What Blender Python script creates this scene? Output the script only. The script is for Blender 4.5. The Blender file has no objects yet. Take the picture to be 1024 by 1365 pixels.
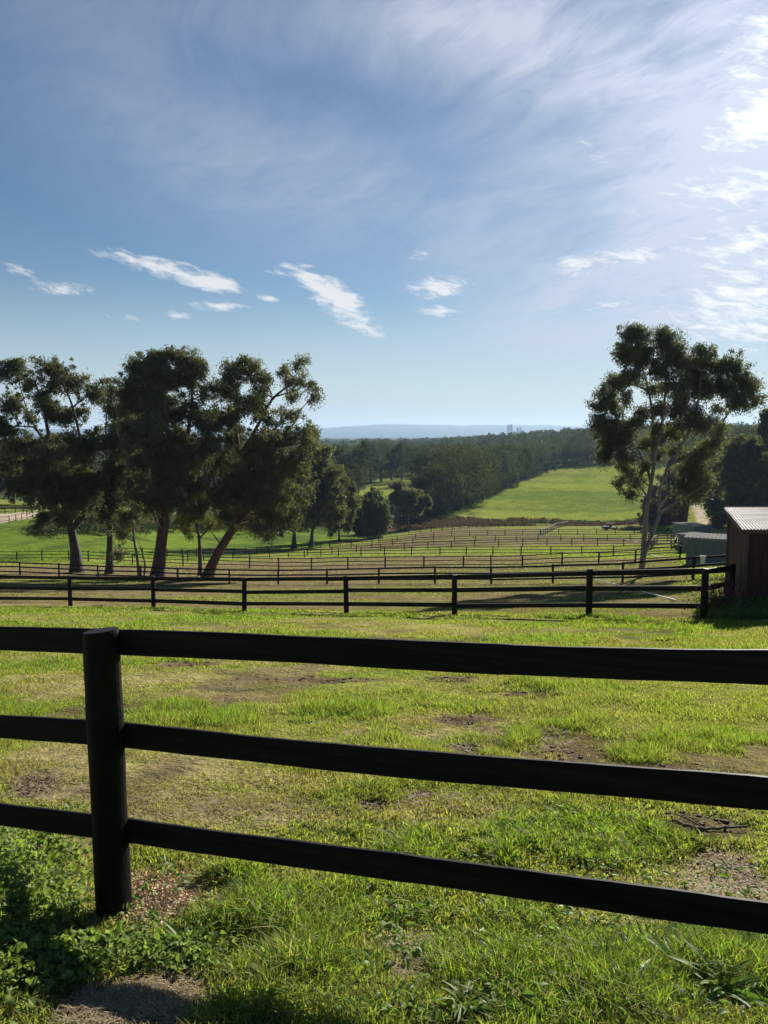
import bpy, math, random
import numpy as np
from mathutils import Vector

# ------------------------------------------------------------------ basics
SC = bpy.context.scene
COL = SC.collection
rng = np.random.default_rng(11)
random.seed(5)
F, CX, CY, PITCH = 1025.0, 512.0, 682.5, math.radians(5.8)
CP, SP = math.cos(PITCH), math.sin(PITCH)
SUN_AZ, SUN_EL = math.radians(31), math.radians(25)


def ray(px, py):
    a = (px - CX) / F
    b = (py - CY) / F
    return np.array([a, CP - b * SP, -SP - b * CP])


def P(px, py, Y):
    d = ray(px, py)
    return d * (Y / d[1])


def sstep(a, b, x):
    t = np.clip((x - a) / (b - a), 0, 1)
    return t * t * (3 - 2 * t)


def _hash(ix, iy, s):
    n = (ix.astype(np.int64) * 374761393 + iy.astype(np.int64) * 668265263 + s * 1442695041) & 0xFFFFFFFF
    n = ((n ^ (n >> 13)) * 1274126177) & 0xFFFFFFFF
    n = (n ^ (n >> 16)) & 0xFFFFFFFF
    return n / 4294967295.0


def vnoise(x, y, s=0):
    ix, iy = np.floor(x), np.floor(y)
    fx, fy = x - ix, y - iy
    fx = fx * fx * (3 - 2 * fx)
    fy = fy * fy * (3 - 2 * fy)
    a, b = _hash(ix, iy, s), _hash(ix + 1, iy, s)
    c, d = _hash(ix, iy + 1, s), _hash(ix + 1, iy + 1, s)
    return (a * (1 - fx) + b * fx) * (1 - fy) + (c * (1 - fx) + d * fx) * fy


def fbm(x, y, s=0, octv=4):
    v, a, t = 0.0, 1.0, 0.0
    for k in range(octv):
        v = v + a * vnoise(x * 2 ** k + 17.3 * k, y * 2 ** k - 9.1 * k, s + k)
        t += a
        a *= 0.5
    return v / t


# ------------------------------------------------------------------ terrain height
ctrl = []
for X in (-9, -3, 3, 9):
    for Y in (-6, -2, 0.5, 3.3):
        ctrl.append((X, Y, -1.65 - 0.148 * Y))
pix = [
    (94, 808, 30.2), (205, 810.5, 28.8), (326, 815, 27.2), (462, 816, 25.7), (606, 818, 23.6), (785, 820, 20.6), (938, 825, 18.0), (-120, 801, 34), (1120, 832, 15.5),
    (27, 766, 71), (131, 771, 69), (306, 778, 64), (436, 778.5, 60), (505, 778, 57), (580, 777.5, 55), (655, 778, 53), (737, 777, 50), (830, 776, 46), (924, 772, 41), (-120, 762, 76), (1120, 765, 36),
    (17, 747, 103), (93, 746, 100), (262, 755, 88), (388, 759, 84), (478, 757, 82), (577, 757, 80), (627, 756, 79), (736, 754, 74), (795, 753, 70), (906, 748, 62), (1100, 742, 58), (-100, 746, 105),
    (352, 744, 122), (487, 741, 112), (597, 740, 109), (720, 740, 103), (810, 740, 99), (871, 739, 95), (1000, 733, 88),
    (593, 731, 134), (720, 728, 126), (827, 727.5, 120), (903, 727, 114), (747, 721, 143), (836, 721, 139), (770, 713, 170), (847, 712, 165), (774, 701, 222), (850, 699.5, 215),
    (560, 712, 190), (640, 705, 216), (620, 697, 244), (400, 733, 155), (440, 722, 185), (490, 717, 205), (540, 704, 236),
    (50, 730, 125), (40, 705, 148), (20, 693, 160), (250, 720, 165), (20, 678, 190), (200, 700, 180), (-120, 690, 165), (320, 708, 200),
    (560, 697, 250), (640, 696, 258), (740, 697, 262), (850, 695, 258), (700, 665, 330), (800, 660, 345), (735, 627, 470), (840, 621, 490), (850, 665, 330), (905, 685, 235), (930, 668, 290), (1000, 690, 200), (1010, 715, 110), (950, 640, 400), (1100, 690, 190), (1000, 625, 420),
    (515, 665, 300), (525, 643, 385), (440, 668, 300), (330, 672, 300), (150, 668, 300), (0, 660, 300),
]
for px, py, Y in pix:
    p = P(px, py, Y)
    ctrl.append(tuple(p))
for u, Y, z in [(-.6, 600, -24), (-.2, 600, -28), (0, 600, -28), (.2, 600, -17), (.5, 600, -10), (-.6, 1000, -24), (-.1, 1000, -29), (.08, 1000, -20), (.22, 1000, -7), (.5, 1000, 0),
                (-.6, 2500, -30), (0, 2500, -27), (.2, 2500, -24), (.6, 2500, -16), (-.6, 9500, -34), (0, 9500, -34), (.6, 9500, -34)]:
    ctrl.append((u * Y, Y, z))
ctrl = np.array(ctrl, float)


def warp(x, y):
    yy = np.maximum(y, -7.5)
    return x / (yy + 14.0) * 2.2, np.log(yy + 14.0)


def _tps(r2):
    return 0.5 * r2 * np.log(r2 + 1e-12)


_cu, _cv = warp(ctrl[:, 0], ctrl[:, 1])
_n = len(ctrl)
_A = np.zeros((_n + 3, _n + 3))
_A[:_n, :_n] = _tps((_cu[:, None] - _cu) ** 2 + (_cv[:, None] - _cv) ** 2) + np.eye(_n) * 2e-4
_A[:_n, _n:] = np.stack([np.ones(_n), _cu, _cv], 1)
_A[_n:, :_n] = _A[:_n, _n:].T
# solve for z divided by the distance scale so that far points do not swamp near ones
_sc = lambda y: np.maximum(y, -7.5) + 14.0
_w = np.linalg.solve(_A, np.concatenate([ctrl[:, 2] / _sc(ctrl[:, 1]), np.zeros(3)]))


def Hs(x, y):
    x = np.asarray(x, float)
    y = np.asarray(y, float)
    u, v = warp(x, y)
    u = np.clip(u, -2.4, 2.4)
    sh = u.shape
    u, v = u.ravel(), v.ravel()
    out = np.empty(len(u))
    for i in range(0, len(u), 40000):
        a, b = u[i:i + 40000], v[i:i + 40000]
        out[i:i + 40000] = _tps((a[:, None] - _cu) ** 2 + (b[:, None] - _cv) ** 2) @ _w[:_n] + _w[_n] + a * _w[_n + 1] + b * _w[_n + 2]
    return out.reshape(sh) * _sc(y)


def H(x, y):
    x = np.asarray(x, float)
    y = np.asarray(y, float)
    near = 1 - sstep(25, 80, y)
    b = (fbm(x * 0.9, y * 0.9, 3, 3) - .5) * 0.10 * near + (fbm(x * 4, y * 4, 9, 3) - .5) * 0.05 * (1 - sstep(6, 22, y))
    far = (fbm(x * 0.05, y * 0.05, 5, 3) - .5) * 0.9 * sstep(120, 260, y)
    return Hs(x, y) + b + far


_HY = np.concatenate([np.linspace(0.8, 40, 400), np.geomspace(40.1, 3000, 900)])


def hit(px, py):
    d = ray(px, py)
    pts = d[None, :] * (_HY / d[1])[:, None]
    below = pts[:, 2] < H(pts[:, 0], pts[:, 1])
    i = int(np.argmax(below))
    if not below[i] or i == 0:
        i = len(_HY) - 1 if not below[i] else 1
    lo, hi = _HY[i - 1], _HY[i]
    for _ in range(14):
        m = .5 * (lo + hi)
        q = d * (m / d[1])
        if q[2] < float(H(q[0], q[1])):
            hi = m
        else:
            lo = m
    q = d * (hi / d[1])
    q[2] = float(H(q[0], q[1]))
    return q


def ground(px, Y):
    x = (px - CX) / F * Y * CP
    return np.array([x, Y, float(H(x, Y))])


# ------------------------------------------------------------------ mesh helpers
def make(name, verts, faces, mat=None, parent=None, attrs=None, smooth=False, loc=None):
    """faces: list of arrays (m,k)."""
    me = bpy.data.meshes.new(name)
    verts = np.asarray(verts, np.float32)
    if loc is not None:
        verts = verts - np.asarray(loc, np.float32)
    if not isinstance(faces, list):
        faces = [faces]
    faces = [np.asarray(f, np.int32) for f in faces if len(f)]
    me.vertices.add(len(verts))
    me.vertices.foreach_set('co', verts.ravel())
    nl = sum(f.size for f in faces)
    nf = sum(len(f) for f in faces)
    me.loops.add(nl)
    me.loops.foreach_set('vertex_index', np.concatenate([f.ravel() for f in faces]))
    me.polygons.add(nf)
    tot = np.concatenate([np.full(len(f), f.shape[1], np.int32) for f in faces])
    me.polygons.foreach_set('loop_start', np.concatenate([[0], np.cumsum(tot)[:-1]]).astype(np.int32))
    me.polygons.foreach_set('use_smooth', np.full(nf, bool(smooth)))
    for k, v in (attrs or {}).items():
        v = np.asarray(v, np.float32)
        if v.ndim == 1:
            a = me.attributes.new(k, 'FLOAT', 'POINT')
            a.data.foreach_set('value', v)
        else:
            a = me.attributes.new(k, 'FLOAT_COLOR', 'POINT')
            if v.shape[1] == 3:
                v = np.concatenate([v, np.ones((len(v), 1), np.float32)], 1)
            a.data.foreach_set('color', v.ravel())
    me.update(calc_edges=True)
    if mat:
        me.materials.append(mat)
    o = bpy.data.objects.new(name, me)
    COL.objects.link(o)
    if parent is not None:
        o.parent = parent
    if loc is not None and parent is None:
        o.location = loc
    return o


class MB:
    def __init__(s):
        s.v, s.f, s.n = [], {}, 0

    def add(s, v, f):
        v = np.asarray(v, float)
        f = np.asarray(f, int)
        s.v.append(v)
        s.f.setdefault(f.shape[1], []).append(f + s.n)
        s.n += len(v)

    def box(s, c, half, ax=None):
        c = np.asarray(c, float)
        A = np.eye(3) if ax is None else np.asarray(ax, float)
        sg = np.array([[x, y, z] for x in (-1, 1) for y in (-1, 1) for z in (-1, 1)], float)
        s.add(c + (sg * np.asarray(half)) @ A, [[0, 1, 3, 2], [4, 6, 7, 5], [0, 4, 5, 1], [2, 3, 7, 6], [0, 2, 6, 4], [1, 5, 7, 3]])

    def beam(s, a, b, w, h, up=(0, 0, 1)):
        """rectangular bar a->b, w across, h along up"""
        a, b = np.asarray(a, float), np.asarray(b, float)
        d = b - a
        L = np.linalg.norm(d)
        d = d / L
        side = np.cross(d, up)
        side /= np.linalg.norm(side)
        u = np.cross(side, d)
        s.box((a + b) / 2, (L / 2, w / 2, h / 2), np.stack([d, side, u]))

    def tube(s, pts, rad, n=7, cap=True, wob=0.0):
        pts = np.asarray(pts, float)
        rad = np.broadcast_to(np.asarray(rad, float), (len(pts),))
        t = np.gradient(pts, axis=0)
        t /= np.linalg.norm(t, axis=1)[:, None] + 1e-9
        ref = np.array([1.0, 0, 0]) if abs(t[0, 0]) < .8 else np.array([0, 1.0, 0])
        vs = []
        a = np.arange(n) / n * 2 * math.pi
        for i in range(len(pts)):
            ref = ref - t[i] * (ref @ t[i])
            ref /= np.linalg.norm(ref) + 1e-9
            bi = np.cross(t[i], ref)
            r = rad[i] * (1 + (wob * np.sin(a * 2 + i * .7) + wob * np.sin(a * 3 - i * .4) if wob else 0))
            vs.append(pts[i] + (np.cos(a) * r)[:, None] * ref + (np.sin(a) * r)[:, None] * bi)
        m = len(pts)
        i, j = np.meshgrid(np.arange(m - 1), np.arange(n), indexing='ij')
        i, j = i.ravel(), j.ravel()
        k = (j + 1) % n
        s.add(np.concatenate(vs), np.stack([i * n + j, i * n + k, (i + 1) * n + k, (i + 1) * n + j], 1))
        if cap:
            s.add(np.concatenate([vs[-1], pts[-1:]]), [[q, (q + 1) % n, n] for q in range(n)])
            s.add(np.concatenate([vs[0], pts[:1]]), [[(q + 1) % n, q, n] for q in range(n)])

    def build(s, name, mat, parent=None, smooth=False, attrs=None, loc=None):
        return make(name, np.concatenate(s.v), [np.concatenate(x) for x in s.f.values()], mat, parent, attrs, smooth, loc)


def tag(o, label=None, cat=None, group=None, kind=None):
    if label: o['label'] = label
    if cat: o['category'] = cat
    if group: o['group'] = group
    if kind: o['kind'] = kind
    return o


def empty(name, loc, label=None, cat=None, group=None, rz=0):
    o = bpy.data.objects.new(name, None)
    o.empty_display_size = .2
    COL.objects.link(o)
    o.location = loc
    o.rotation_euler = (0, 0, rz)
    return tag(o, label, cat, group)


# ------------------------------------------------------------------ materials
class N:
    def __init__(s, tree):
        s.t = tree
        s.l = tree.links

    def n(s, typ, **kw):
        o = s.t.nodes.new(typ)
        for k, v in kw.items():
            setattr(o, k, v)
        return o

    def put(s, sock, v):
        if isinstance(v, bpy.types.NodeSocket):
            s.l.new(v, sock)
        elif v is not None:
            sock.default_value = v

    def math(s, op, a, b=None, c=None, clamp=False):
        o = s.n('ShaderNodeMath', operation=op, use_clamp=clamp)
        s.put(o.inputs[0], a)
        s.put(o.inputs[1], b)
        s.put(o.inputs[2], c)
        return o.outputs[0]

    def noise(s, vec, scale, detail=4, rough=.55, dist=0.0):
        o = s.n('ShaderNodeTexNoise')
        if vec is not None: s.put(o.inputs['Vector'], vec)
        o.inputs['Scale'].default_value = scale
        o.inputs['Detail'].default_value = detail
        o.inputs['Roughness'].default_value = rough
        o.inputs['Distortion'].default_value = dist
        return o.outputs[0]

    def mapping(s, vec, loc=(0, 0, 0), rot=(0, 0, 0), scale=(1, 1, 1), typ='POINT'):
        o = s.n('ShaderNodeMapping', vector_type=typ)
        s.put(o.inputs[0], vec)
        o.inputs[1].default_value = loc
        o.inputs[2].default_value = rot
        o.inputs[3].default_value = scale
        return o.outputs[0]

    def range(s, v, a, b, c=0.0, d=1.0, smooth=False):
        o = s.n('ShaderNodeMapRange', interpolation_type='SMOOTHSTEP' if smooth else 'LINEAR')
        s.put(o.inputs[0], v)
        for i, x in enumerate((a, b, c, d)):
            s.put(o.inputs[i + 1], x)
        return o.outputs[0]

    def mix(s, f, a, b, blend='MIX'):
        o = s.n('ShaderNodeMix', data_type='RGBA', blend_type=blend)
        s.put(o.inputs[0], f)
        s.put(o.inputs[6], a if isinstance(a, bpy.types.NodeSocket) else (*a, 1))
        s.put(o.inputs[7], b if isinstance(b, bpy.types.NodeSocket) else (*b, 1))
        return o.outputs[2]

    def attr(s, name, out='Color'):
        return s.n('ShaderNodeAttribute', attribute_name=name).outputs[out]

    def bump(s, h, strength=.5, dist=.02):
        o = s.n('ShaderNodeBump')
        o.inputs['Strength'].default_value = strength
        o.inputs['Distance'].default_value = dist
        s.put(o.inputs['Height'], h)
        return o.outputs[0]


def material(name):
    m = bpy.data.materials.new(name)
    m.use_nodes = True
    k = N(m.node_tree)
    b = m.node_tree.nodes['Principled BSDF']
    return m, k, b


def simple(name, c1, c2, scale=6.0, stretch=(1, 1, 1), rough=.7, bump=.4, dist=.01, metallic=0.0, spec=.3, detail=6):
    m, k, b = material(name)
    co = k.n('ShaderNodeTexCoord').outputs['Object']
    v = k.mapping(co, scale=stretch)
    n1 = k.noise(v, scale, detail, .65)
    n2 = k.noise(v, scale * 5, 4, .6)
    f = k.range(k.math('ADD', k.math('MULTIPLY', n1, .7), k.math('MULTIPLY', n2, .3)), .35, .65)
    k.put(b.inputs['Base Color'], k.mix(f, c1, c2))
    b.inputs['Roughness'].default_value = rough
    b.inputs['Metallic'].default_value = metallic
    b.inputs['Specular IOR Level'].default_value = spec
    if bump:
        k.put(b.inputs['Normal'], k.bump(n2, bump, dist))
    return m


def leafmat(name, c1, c2, trans=.35, rough=.45, spec=.4, attr='tint', nm=None):
    m, k, b = material(name)
    t = k.attr(attr, 'Fac')
    col = k.mix(t, c1, c2)
    if name.startswith('valley'):
        rv = k.range(k.n('ShaderNodeObjectInfo').outputs['Random'], 0, 1, .7, 1.5)
        mc = k.n('ShaderNodeCombineColor')
        for i_ in range(3):
            k.put(mc.inputs[i_], rv)
        col = k.mix(1.0, col, mc.outputs[0], 'MULTIPLY')
    k.put(b.inputs['Base Color'], col)
    b.inputs['Roughness'].default_value = rough
    b.inputs['Specular IOR Level'].default_value = spec
    tr = k.n('ShaderNodeBsdfTranslucent')
    k.put(tr.inputs['Color'], k.mix(1.0, col, (1.35, 1.5, .65), 'MULTIPLY'))
    ms = k.n('ShaderNodeMixShader')
    ms.inputs[0].default_value = trans
    k.l.new(b.outputs[0], ms.inputs[1])
    k.l.new(tr.outputs[0], ms.inputs[2])
    k.l.new(ms.outputs[0], m.node_tree.nodes['Material Output'].inputs[0])
    return m


def gcolmat(name, trans=0.0, rough=.6, spec=.2, fine=True, bumpd=.03):
    m, k, b = material(name)
    col = k.attr('gcol')
    if fine:
        co = k.n('ShaderNodeTexCoord').outputs['Object']
        n1 = k.noise(co, 22, 4, .7)
        n2 = k.noise(co, 3.1, 5, .7)
        n3 = k.noise(co, .33, 5, .65)
        cd = k.n('ShaderNodeCameraData').outputs['View Distance'] if False else None
        f = k.math('ADD', k.math('MULTIPLY', n1, .30), k.math('ADD', k.math('MULTIPLY', n2, .40), k.math('MULTIPLY', n3, .30)))
        n4 = k.noise(co, .9, 5, .7)
        f2 = k.math('ADD', k.math('MULTIPLY', f, .6), k.math('MULTIPLY', n4, .4))
        g = k.range(f2, .36, .64, .42, 1.9)
        mul = k.n('ShaderNodeCombineColor')
        for i in range(3):
            k.put(mul.inputs[i], g)
        col = k.mix(1.0, col, mul.outputs[0], 'MULTIPLY')
        bm = k.n('ShaderNodeBump')
        bm.inputs['Strength'].default_value = .8
        bm.inputs['Distance'].default_value = .22
        k.put(bm.inputs['Height'], k.math('ADD', k.math('MULTIPLY', n2, .5), n4))
        bn = k.n('ShaderNodeBump')
        bn.inputs['Strength'].default_value = .7
        bn.inputs['Distance'].default_value = bumpd
        k.put(bn.inputs['Height'], n1)
        k.l.new(bm.outputs[0], bn.inputs['Normal'])
        k.put(b.inputs['Normal'], bn.outputs[0])
    k.put(b.inputs['Base Color'], col)
    b.inputs['Roughness'].default_value = rough
    b.inputs['Specular IOR Level'].default_value = spec
    if trans:
        tr = k.n('ShaderNodeBsdfTranslucent')
        k.put(tr.inputs['Color'], k.mix(1.0, col, (1.3, 1.45, .6), 'MULTIPLY'))
        ms = k.n('ShaderNodeMixShader')
        ms.inputs[0].default_value = trans
        k.l.new(b.outputs[0], ms.inputs[1])
        k.l.new(tr.outputs[0], ms.inputs[2])
        k.l.new(ms.outputs[0], m.node_tree.nodes['Material Output'].inputs[0])
    return m


M = {}
M['ground'] = gcolmat('ground_soil_and_turf', 0, 1.0, .0)
M['blade'] = gcolmat('grass_blades', .52, .55, .12, fine=False)
M['weed'] = leafmat('weed_leaves', (.100, .155, .036), (.23, .29, .10), .45, .6, .12)
M['dock'] = leafmat('dock_leaves', (.09, .16, .03), (.19, .26, .08), .42, .5, .18)
M['leaf_a'] = leafmat('gum_leaves_dark', (.046, .053, .034), (.138, .140, .092), .36, .6, .12)
M['leaf_b'] = leafmat('gum_leaves_olive', (.054, .060, .035), (.158, .152, .092), .38, .6, .12)
M['leaf_c'] = leafmat('gum_leaves_grey', (.060, .068, .052), (.165, .172, .125), .38, .6, .12)
M['leaf_y'] = leafmat('wattle_leaves', (.06, .07, .03), (.15, .15, .065), .35, .7, .08)
M['forest'] = leafmat('forest_leaves', (.024, .034, .021), (.115, .118, .072), .28, .8, .0)
M['twig'] = leafmat('dry_twigs', (.07, .055, .045), (.14, .11, .09), .1, .8, .1)
M['bracken'] = leafmat('dead_bracken', (.075, .045, .030), (.15, .095, .06), .2, .8, .1)
M['red_twig'] = leafmat('dark_red_brush', (.07, .022, .022), (.12, .05, .045), .1, .8, .1)
M['bark_red'] = simple('bark_reddish', (.055, .032, .025), (.15, .085, .062), 3, (1, 1, .25), .85, .8, .04)
M['bark_dark'] = simple('bark_dark', (.035, .028, .024), (.085, .068, .058), 3, (1, 1, .25), .85, .8, .04)
M['bark_pale'] = simple('bark_pale', (.085, .068, .058), (.29, .25, .215), 2.2, (1, 1, .3), .7, .5, .02)
M['black_rail'] = simple('black_stained_timber', (.0035, .0032, .003), (.010, .0085, .0075), 5, (1, 1, 1), .6, .9, .004, spec=.14)
M['fence'] = simple('weathered_dark_timber', (.007, .006, .0055), (.022, .018, .015), 5, (1, 1, 1), .65, .6, .005, spec=.15)
M['pine_post'] = simple('pale_timber_post', (.10, .075, .05), (.22, .17, .12), 6, (1, 1, .2), .8, .5)
M['white_paint'] = simple('white_plastic', (.62, .62, .60), (.80, .80, .78), 9, (1, 1, 1), .5, .15, .003, spec=.4)
M['shed_wall'] = simple('brown_boards', (.042, .017, .013), (.10, .044, .031), 4, (3, 3, .25), .8, .7, .006)
M['shed_post'] = simple('shed_batten', (.09, .062, .04), (.16, .115, .075), 5, (1, 1, .2), .8, .5)
M['green_wall'] = simple('green_sheet_metal', (.11, .135, .12), (.16, .185, .165), 2, (1, 1, .5), .5, .1, .003, spec=.4)
M['zinc'] = simple('pale_roof_metal', (.17, .175, .165), (.25, .25, .235), 1.5, (1, 1, 1), 1.0, .1, .003, metallic=0, spec=.0)
M['blue'] = simple('navy_paint', (.016, .024, .05), (.03, .042, .075), 4, (1, 1, 1), .4, .1, .003, spec=.5)
M['rubber'] = simple('black_rubber', (.012, .012, .012), (.025, .025, .025), 8)
M['cream'] = simple('cream_paint', (.45, .42, .36), (.6, .57, .5), 6)
M['steel'] = simple('galvanised_steel', (.10, .11, .12), (.17, .18, .19), .4, (1, 1, 1), .6, 0)
M['track'] = simple('gravel_track', (.24, .20, .15), (.42, .36, .28), 1.2, (1, 1, 1), .95, .6, .05)
M['chips'] = leafmat('wood_chips', (.36, .26, .165), (.68, .52, .36), .0, .8, .2)
M['stick'] = simple('grey_stick', (.055, .045, .038), (.14, .115, .095), 12, (1, 1, 1), .9, .6)
M['straw'] = leafmat('dry_straw', (.17, .12, .07), (.42, .33, .21), .15, .7, .2)
M['mountain'] = simple('mountain_forest', (.018, .03, .035), (.035, .05, .045), .004, (1, 1, 1), 1, 0)

M['val_a'] = leafmat('valley_leaves_dark', (.028, .038, .023), (.088, .097, .056), .28, .8, .0)
M['val_b'] = leafmat('valley_leaves_olive', (.032, .042, .022), (.10, .10, .054), .28, .8, .0)
M['val_c'] = leafmat('valley_leaves_grey', (.034, .044, .034), (.095, .105, .078), .28, .8, .0)
# stained rails of the near fence: grain runs along the boards
m, k, b = material('black_stained_rail')
co = k.n('ShaderNodeTexCoord').outputs['Object']
gv = k.mapping(co, rot=(0, 0, math.atan2(-.89, 2.48)), scale=(1.2, .06, .03), typ='TEXTURE')
gn = k.noise(gv, 1.0, 7, .7, .6)
sp = k.noise(co, 9, 5, .6)
cl = k.mix(k.range(gn, .35, .7), (.003, .0027, .0025), (.020, .0165, .014))
cl = k.mix(k.math('MULTIPLY', k.range(sp, .60, .74), k.range(gn, .45, .6)), cl, (.035, .028, .022))
k.put(b.inputs['Base Color'], cl)
b.inputs['Roughness'].default_value = .62
b.inputs['Specular IOR Level'].default_value = .14
k.put(b.inputs['Normal'], k.bump(gn, .9, .006))
M['rail_grain'] = m

# weathered corrugated roof of the near shed
m, k, b = material('rusty_corrugated_roof')
co = k.n('ShaderNodeTexCoord').outputs['Object']
nz = k.noise(k.mapping(co, scale=(.35, 2.4, 1)), 1.3, 6, .7)
nf = k.noise(co, 30, 4, .6)
c = k.mix(k.range(nz, .46, .60), (.40, .40, .39), (.24, .185, .14))
c = k.mix(k.range(nf, .5, .75), c, (.22, .20, .18))
k.put(b.inputs['Base Color'], c)
b.inputs['Roughness'].default_value = .6
b.inputs['Specular IOR Level'].default_value = .3
M['rust_roof'] = m

# ------------------------------------------------------------------ ground cover map
G_LUSH = np.array([.112, .170, .026])
G_GREEN = np.array([.132, .162, .034])
G_YELL = np.array([.182, .182, .055])
G_DRY = np.array([.25, .205, .10])
G_BROWN = np.array([.160, .132, .068])
G_RED = np.array([.148, .118, .070])
G_SOIL = np.array([.085, .060, .042])
G_CHIP = np.array([.30, .235, .155])
G_TRACK = np.array([.36, .30, .22])


def poly(*pts):
    return np.array([hit(*p)[:2] for p in pts])


def inside(pg, x, y):
    r = np.zeros(x.shape, bool)
    n = len(pg)
    for i in range(n):
        x1, y1 = pg[i]
        x2, y2 = pg[(i + 1) % n]
        c = ((y1 > y) != (y2 > y)) & (x < (x2 - x1) * (y - y1) / (y2 - y1 + 1e-12) + x1)
        r ^= c
    return r


Z_12 = poly((-150, 802), (94, 807), (326, 813.5), (606, 816.5), (785, 819), (938, 823), (1100, 828), (1100, 768), (924, 771), (737, 776.5), (505, 777.5), (306, 777.5), (131, 770.5), (-150, 762))
Z_23 = poly((-150, 763), (131, 771), (306, 778), (505, 778), (737, 777), (924, 772), (906, 748), (736, 754), (577, 757), (388, 759), (262, 756), (100, 752), (-150, 752))
Z_34 = poly((230, 755), (388, 759), (577, 757), (736, 754), (906, 748), (900, 743), (720, 741.5), (597, 741), (487, 742), (352, 745))
Z_C = poly((430, 736), (500, 733), (600, 729), (760, 726), (860, 723.5), (860, 720), (760, 716), (720, 712), (745, 703), (640, 701), (570, 709))
Z_L = poly((-150, 748), (93, 746), (260, 745), (345, 739), (430, 726), (480, 719), (470, 700), (100, 685), (-150, 690))
Z_BR = poly((500, 709), (560, 706), (640, 702), (730, 699), (860, 698), (862, 693.5), (740, 693), (640, 692), (560, 688), (520, 692))
Z_F = poly((548, 700), (640, 696), (860, 694), (930, 690), (1000, 640), (980, 615), (838, 619), (735, 625))
Z_S = poly((480, 690), (540, 660), (548, 636), (505, 638), (470, 665))
ROAD_L = poly((-160, 698), (0, 698), (45, 690.5), (62, 686), (58, 682), (20, 683), (0, 685), (-160, 688))
ROAD_R = poly((934, 706), (956, 706), (944, 690), (936, 676), (930, 666.5), (922, 666.5), (924, 676), (928, 690))


def patch(px, py, rx, ry):
    c = hit(px, py)
    a, b2 = hit(px + rx, py), hit(px, py - ry)
    d = hit(px, py + ry)
    return c[0], c[1], abs(a[0] - c[0]), max(abs(b2[1] - d[1]) / 2, .03)


DIRT = [patch(p[0], p[1], p[2] * .68, p[3] * .72) for p in [(620, 960, 62, 13), (755, 1001, 85, 20), (430, 907, 120, 7), (925, 1093, 105, 26), (985, 1160, 75, 45), (560, 868, 60, 5), (40, 1050, 50, 26), (620, 1000, 40, 12), (880, 1025, 90, 10), (590, 905, 70, 6),
                            (530, 1300, 60, 45), (560, 1060, 60, 12), (250, 886, 60, 6), (700, 925, 60, 7), (500, 1075, 50, 16)]]
DRYP = [patch(*p) for p in [(90, 905, 130, 22), (300, 1075, 170, 30), (560, 1080, 130, 26), (330, 930, 130, 14), (600, 960, 130, 24), (180, 1335, 105, 50), (760, 1010, 170, 30), (90, 1010, 120, 40), (540, 1270, 80, 45), (960, 1180, 110, 60), (420, 1040, 140, 22),
                            (870, 860, 160, 8), (500, 885, 220, 9)]]
LUSHP = [patch(*p) for p in [(780, 1120, 150, 50), (470, 948, 70, 13), (690, 1130, 90, 30), (740, 915, 80, 10), (960, 985, 100, 18), (900, 985, 60, 14), (360, 1220, 130, 40), (700, 1290, 150, 80), (440, 1300, 90, 40), (840, 1290, 130, 60),
                             (300, 955, 60, 12), (230, 945, 50, 10), (560, 1140, 60, 20), (860, 1010, 60, 14), (980, 1280, 90, 60), (700, 985, 30, 14), (300, 1180, 60, 25)]]
CHIPP = [patch(*p) for p in [(212, 1190, 85, 36)]]
DRYNEAR = [patch(*p) for p in [(180, 1335, 100, 42)]]


def pmask(plist, x, y, nz):
    r = np.zeros(x.shape)
    for cx, cy, rx, ry in plist:
        d = np.sqrt(((x - cx) / rx) ** 2 + ((y - cy) / ry) ** 2)
        r = np.maximum(r, 1 - sstep(.45, 1.15, d + (nz - .5) * 2.0))
    return r


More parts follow.
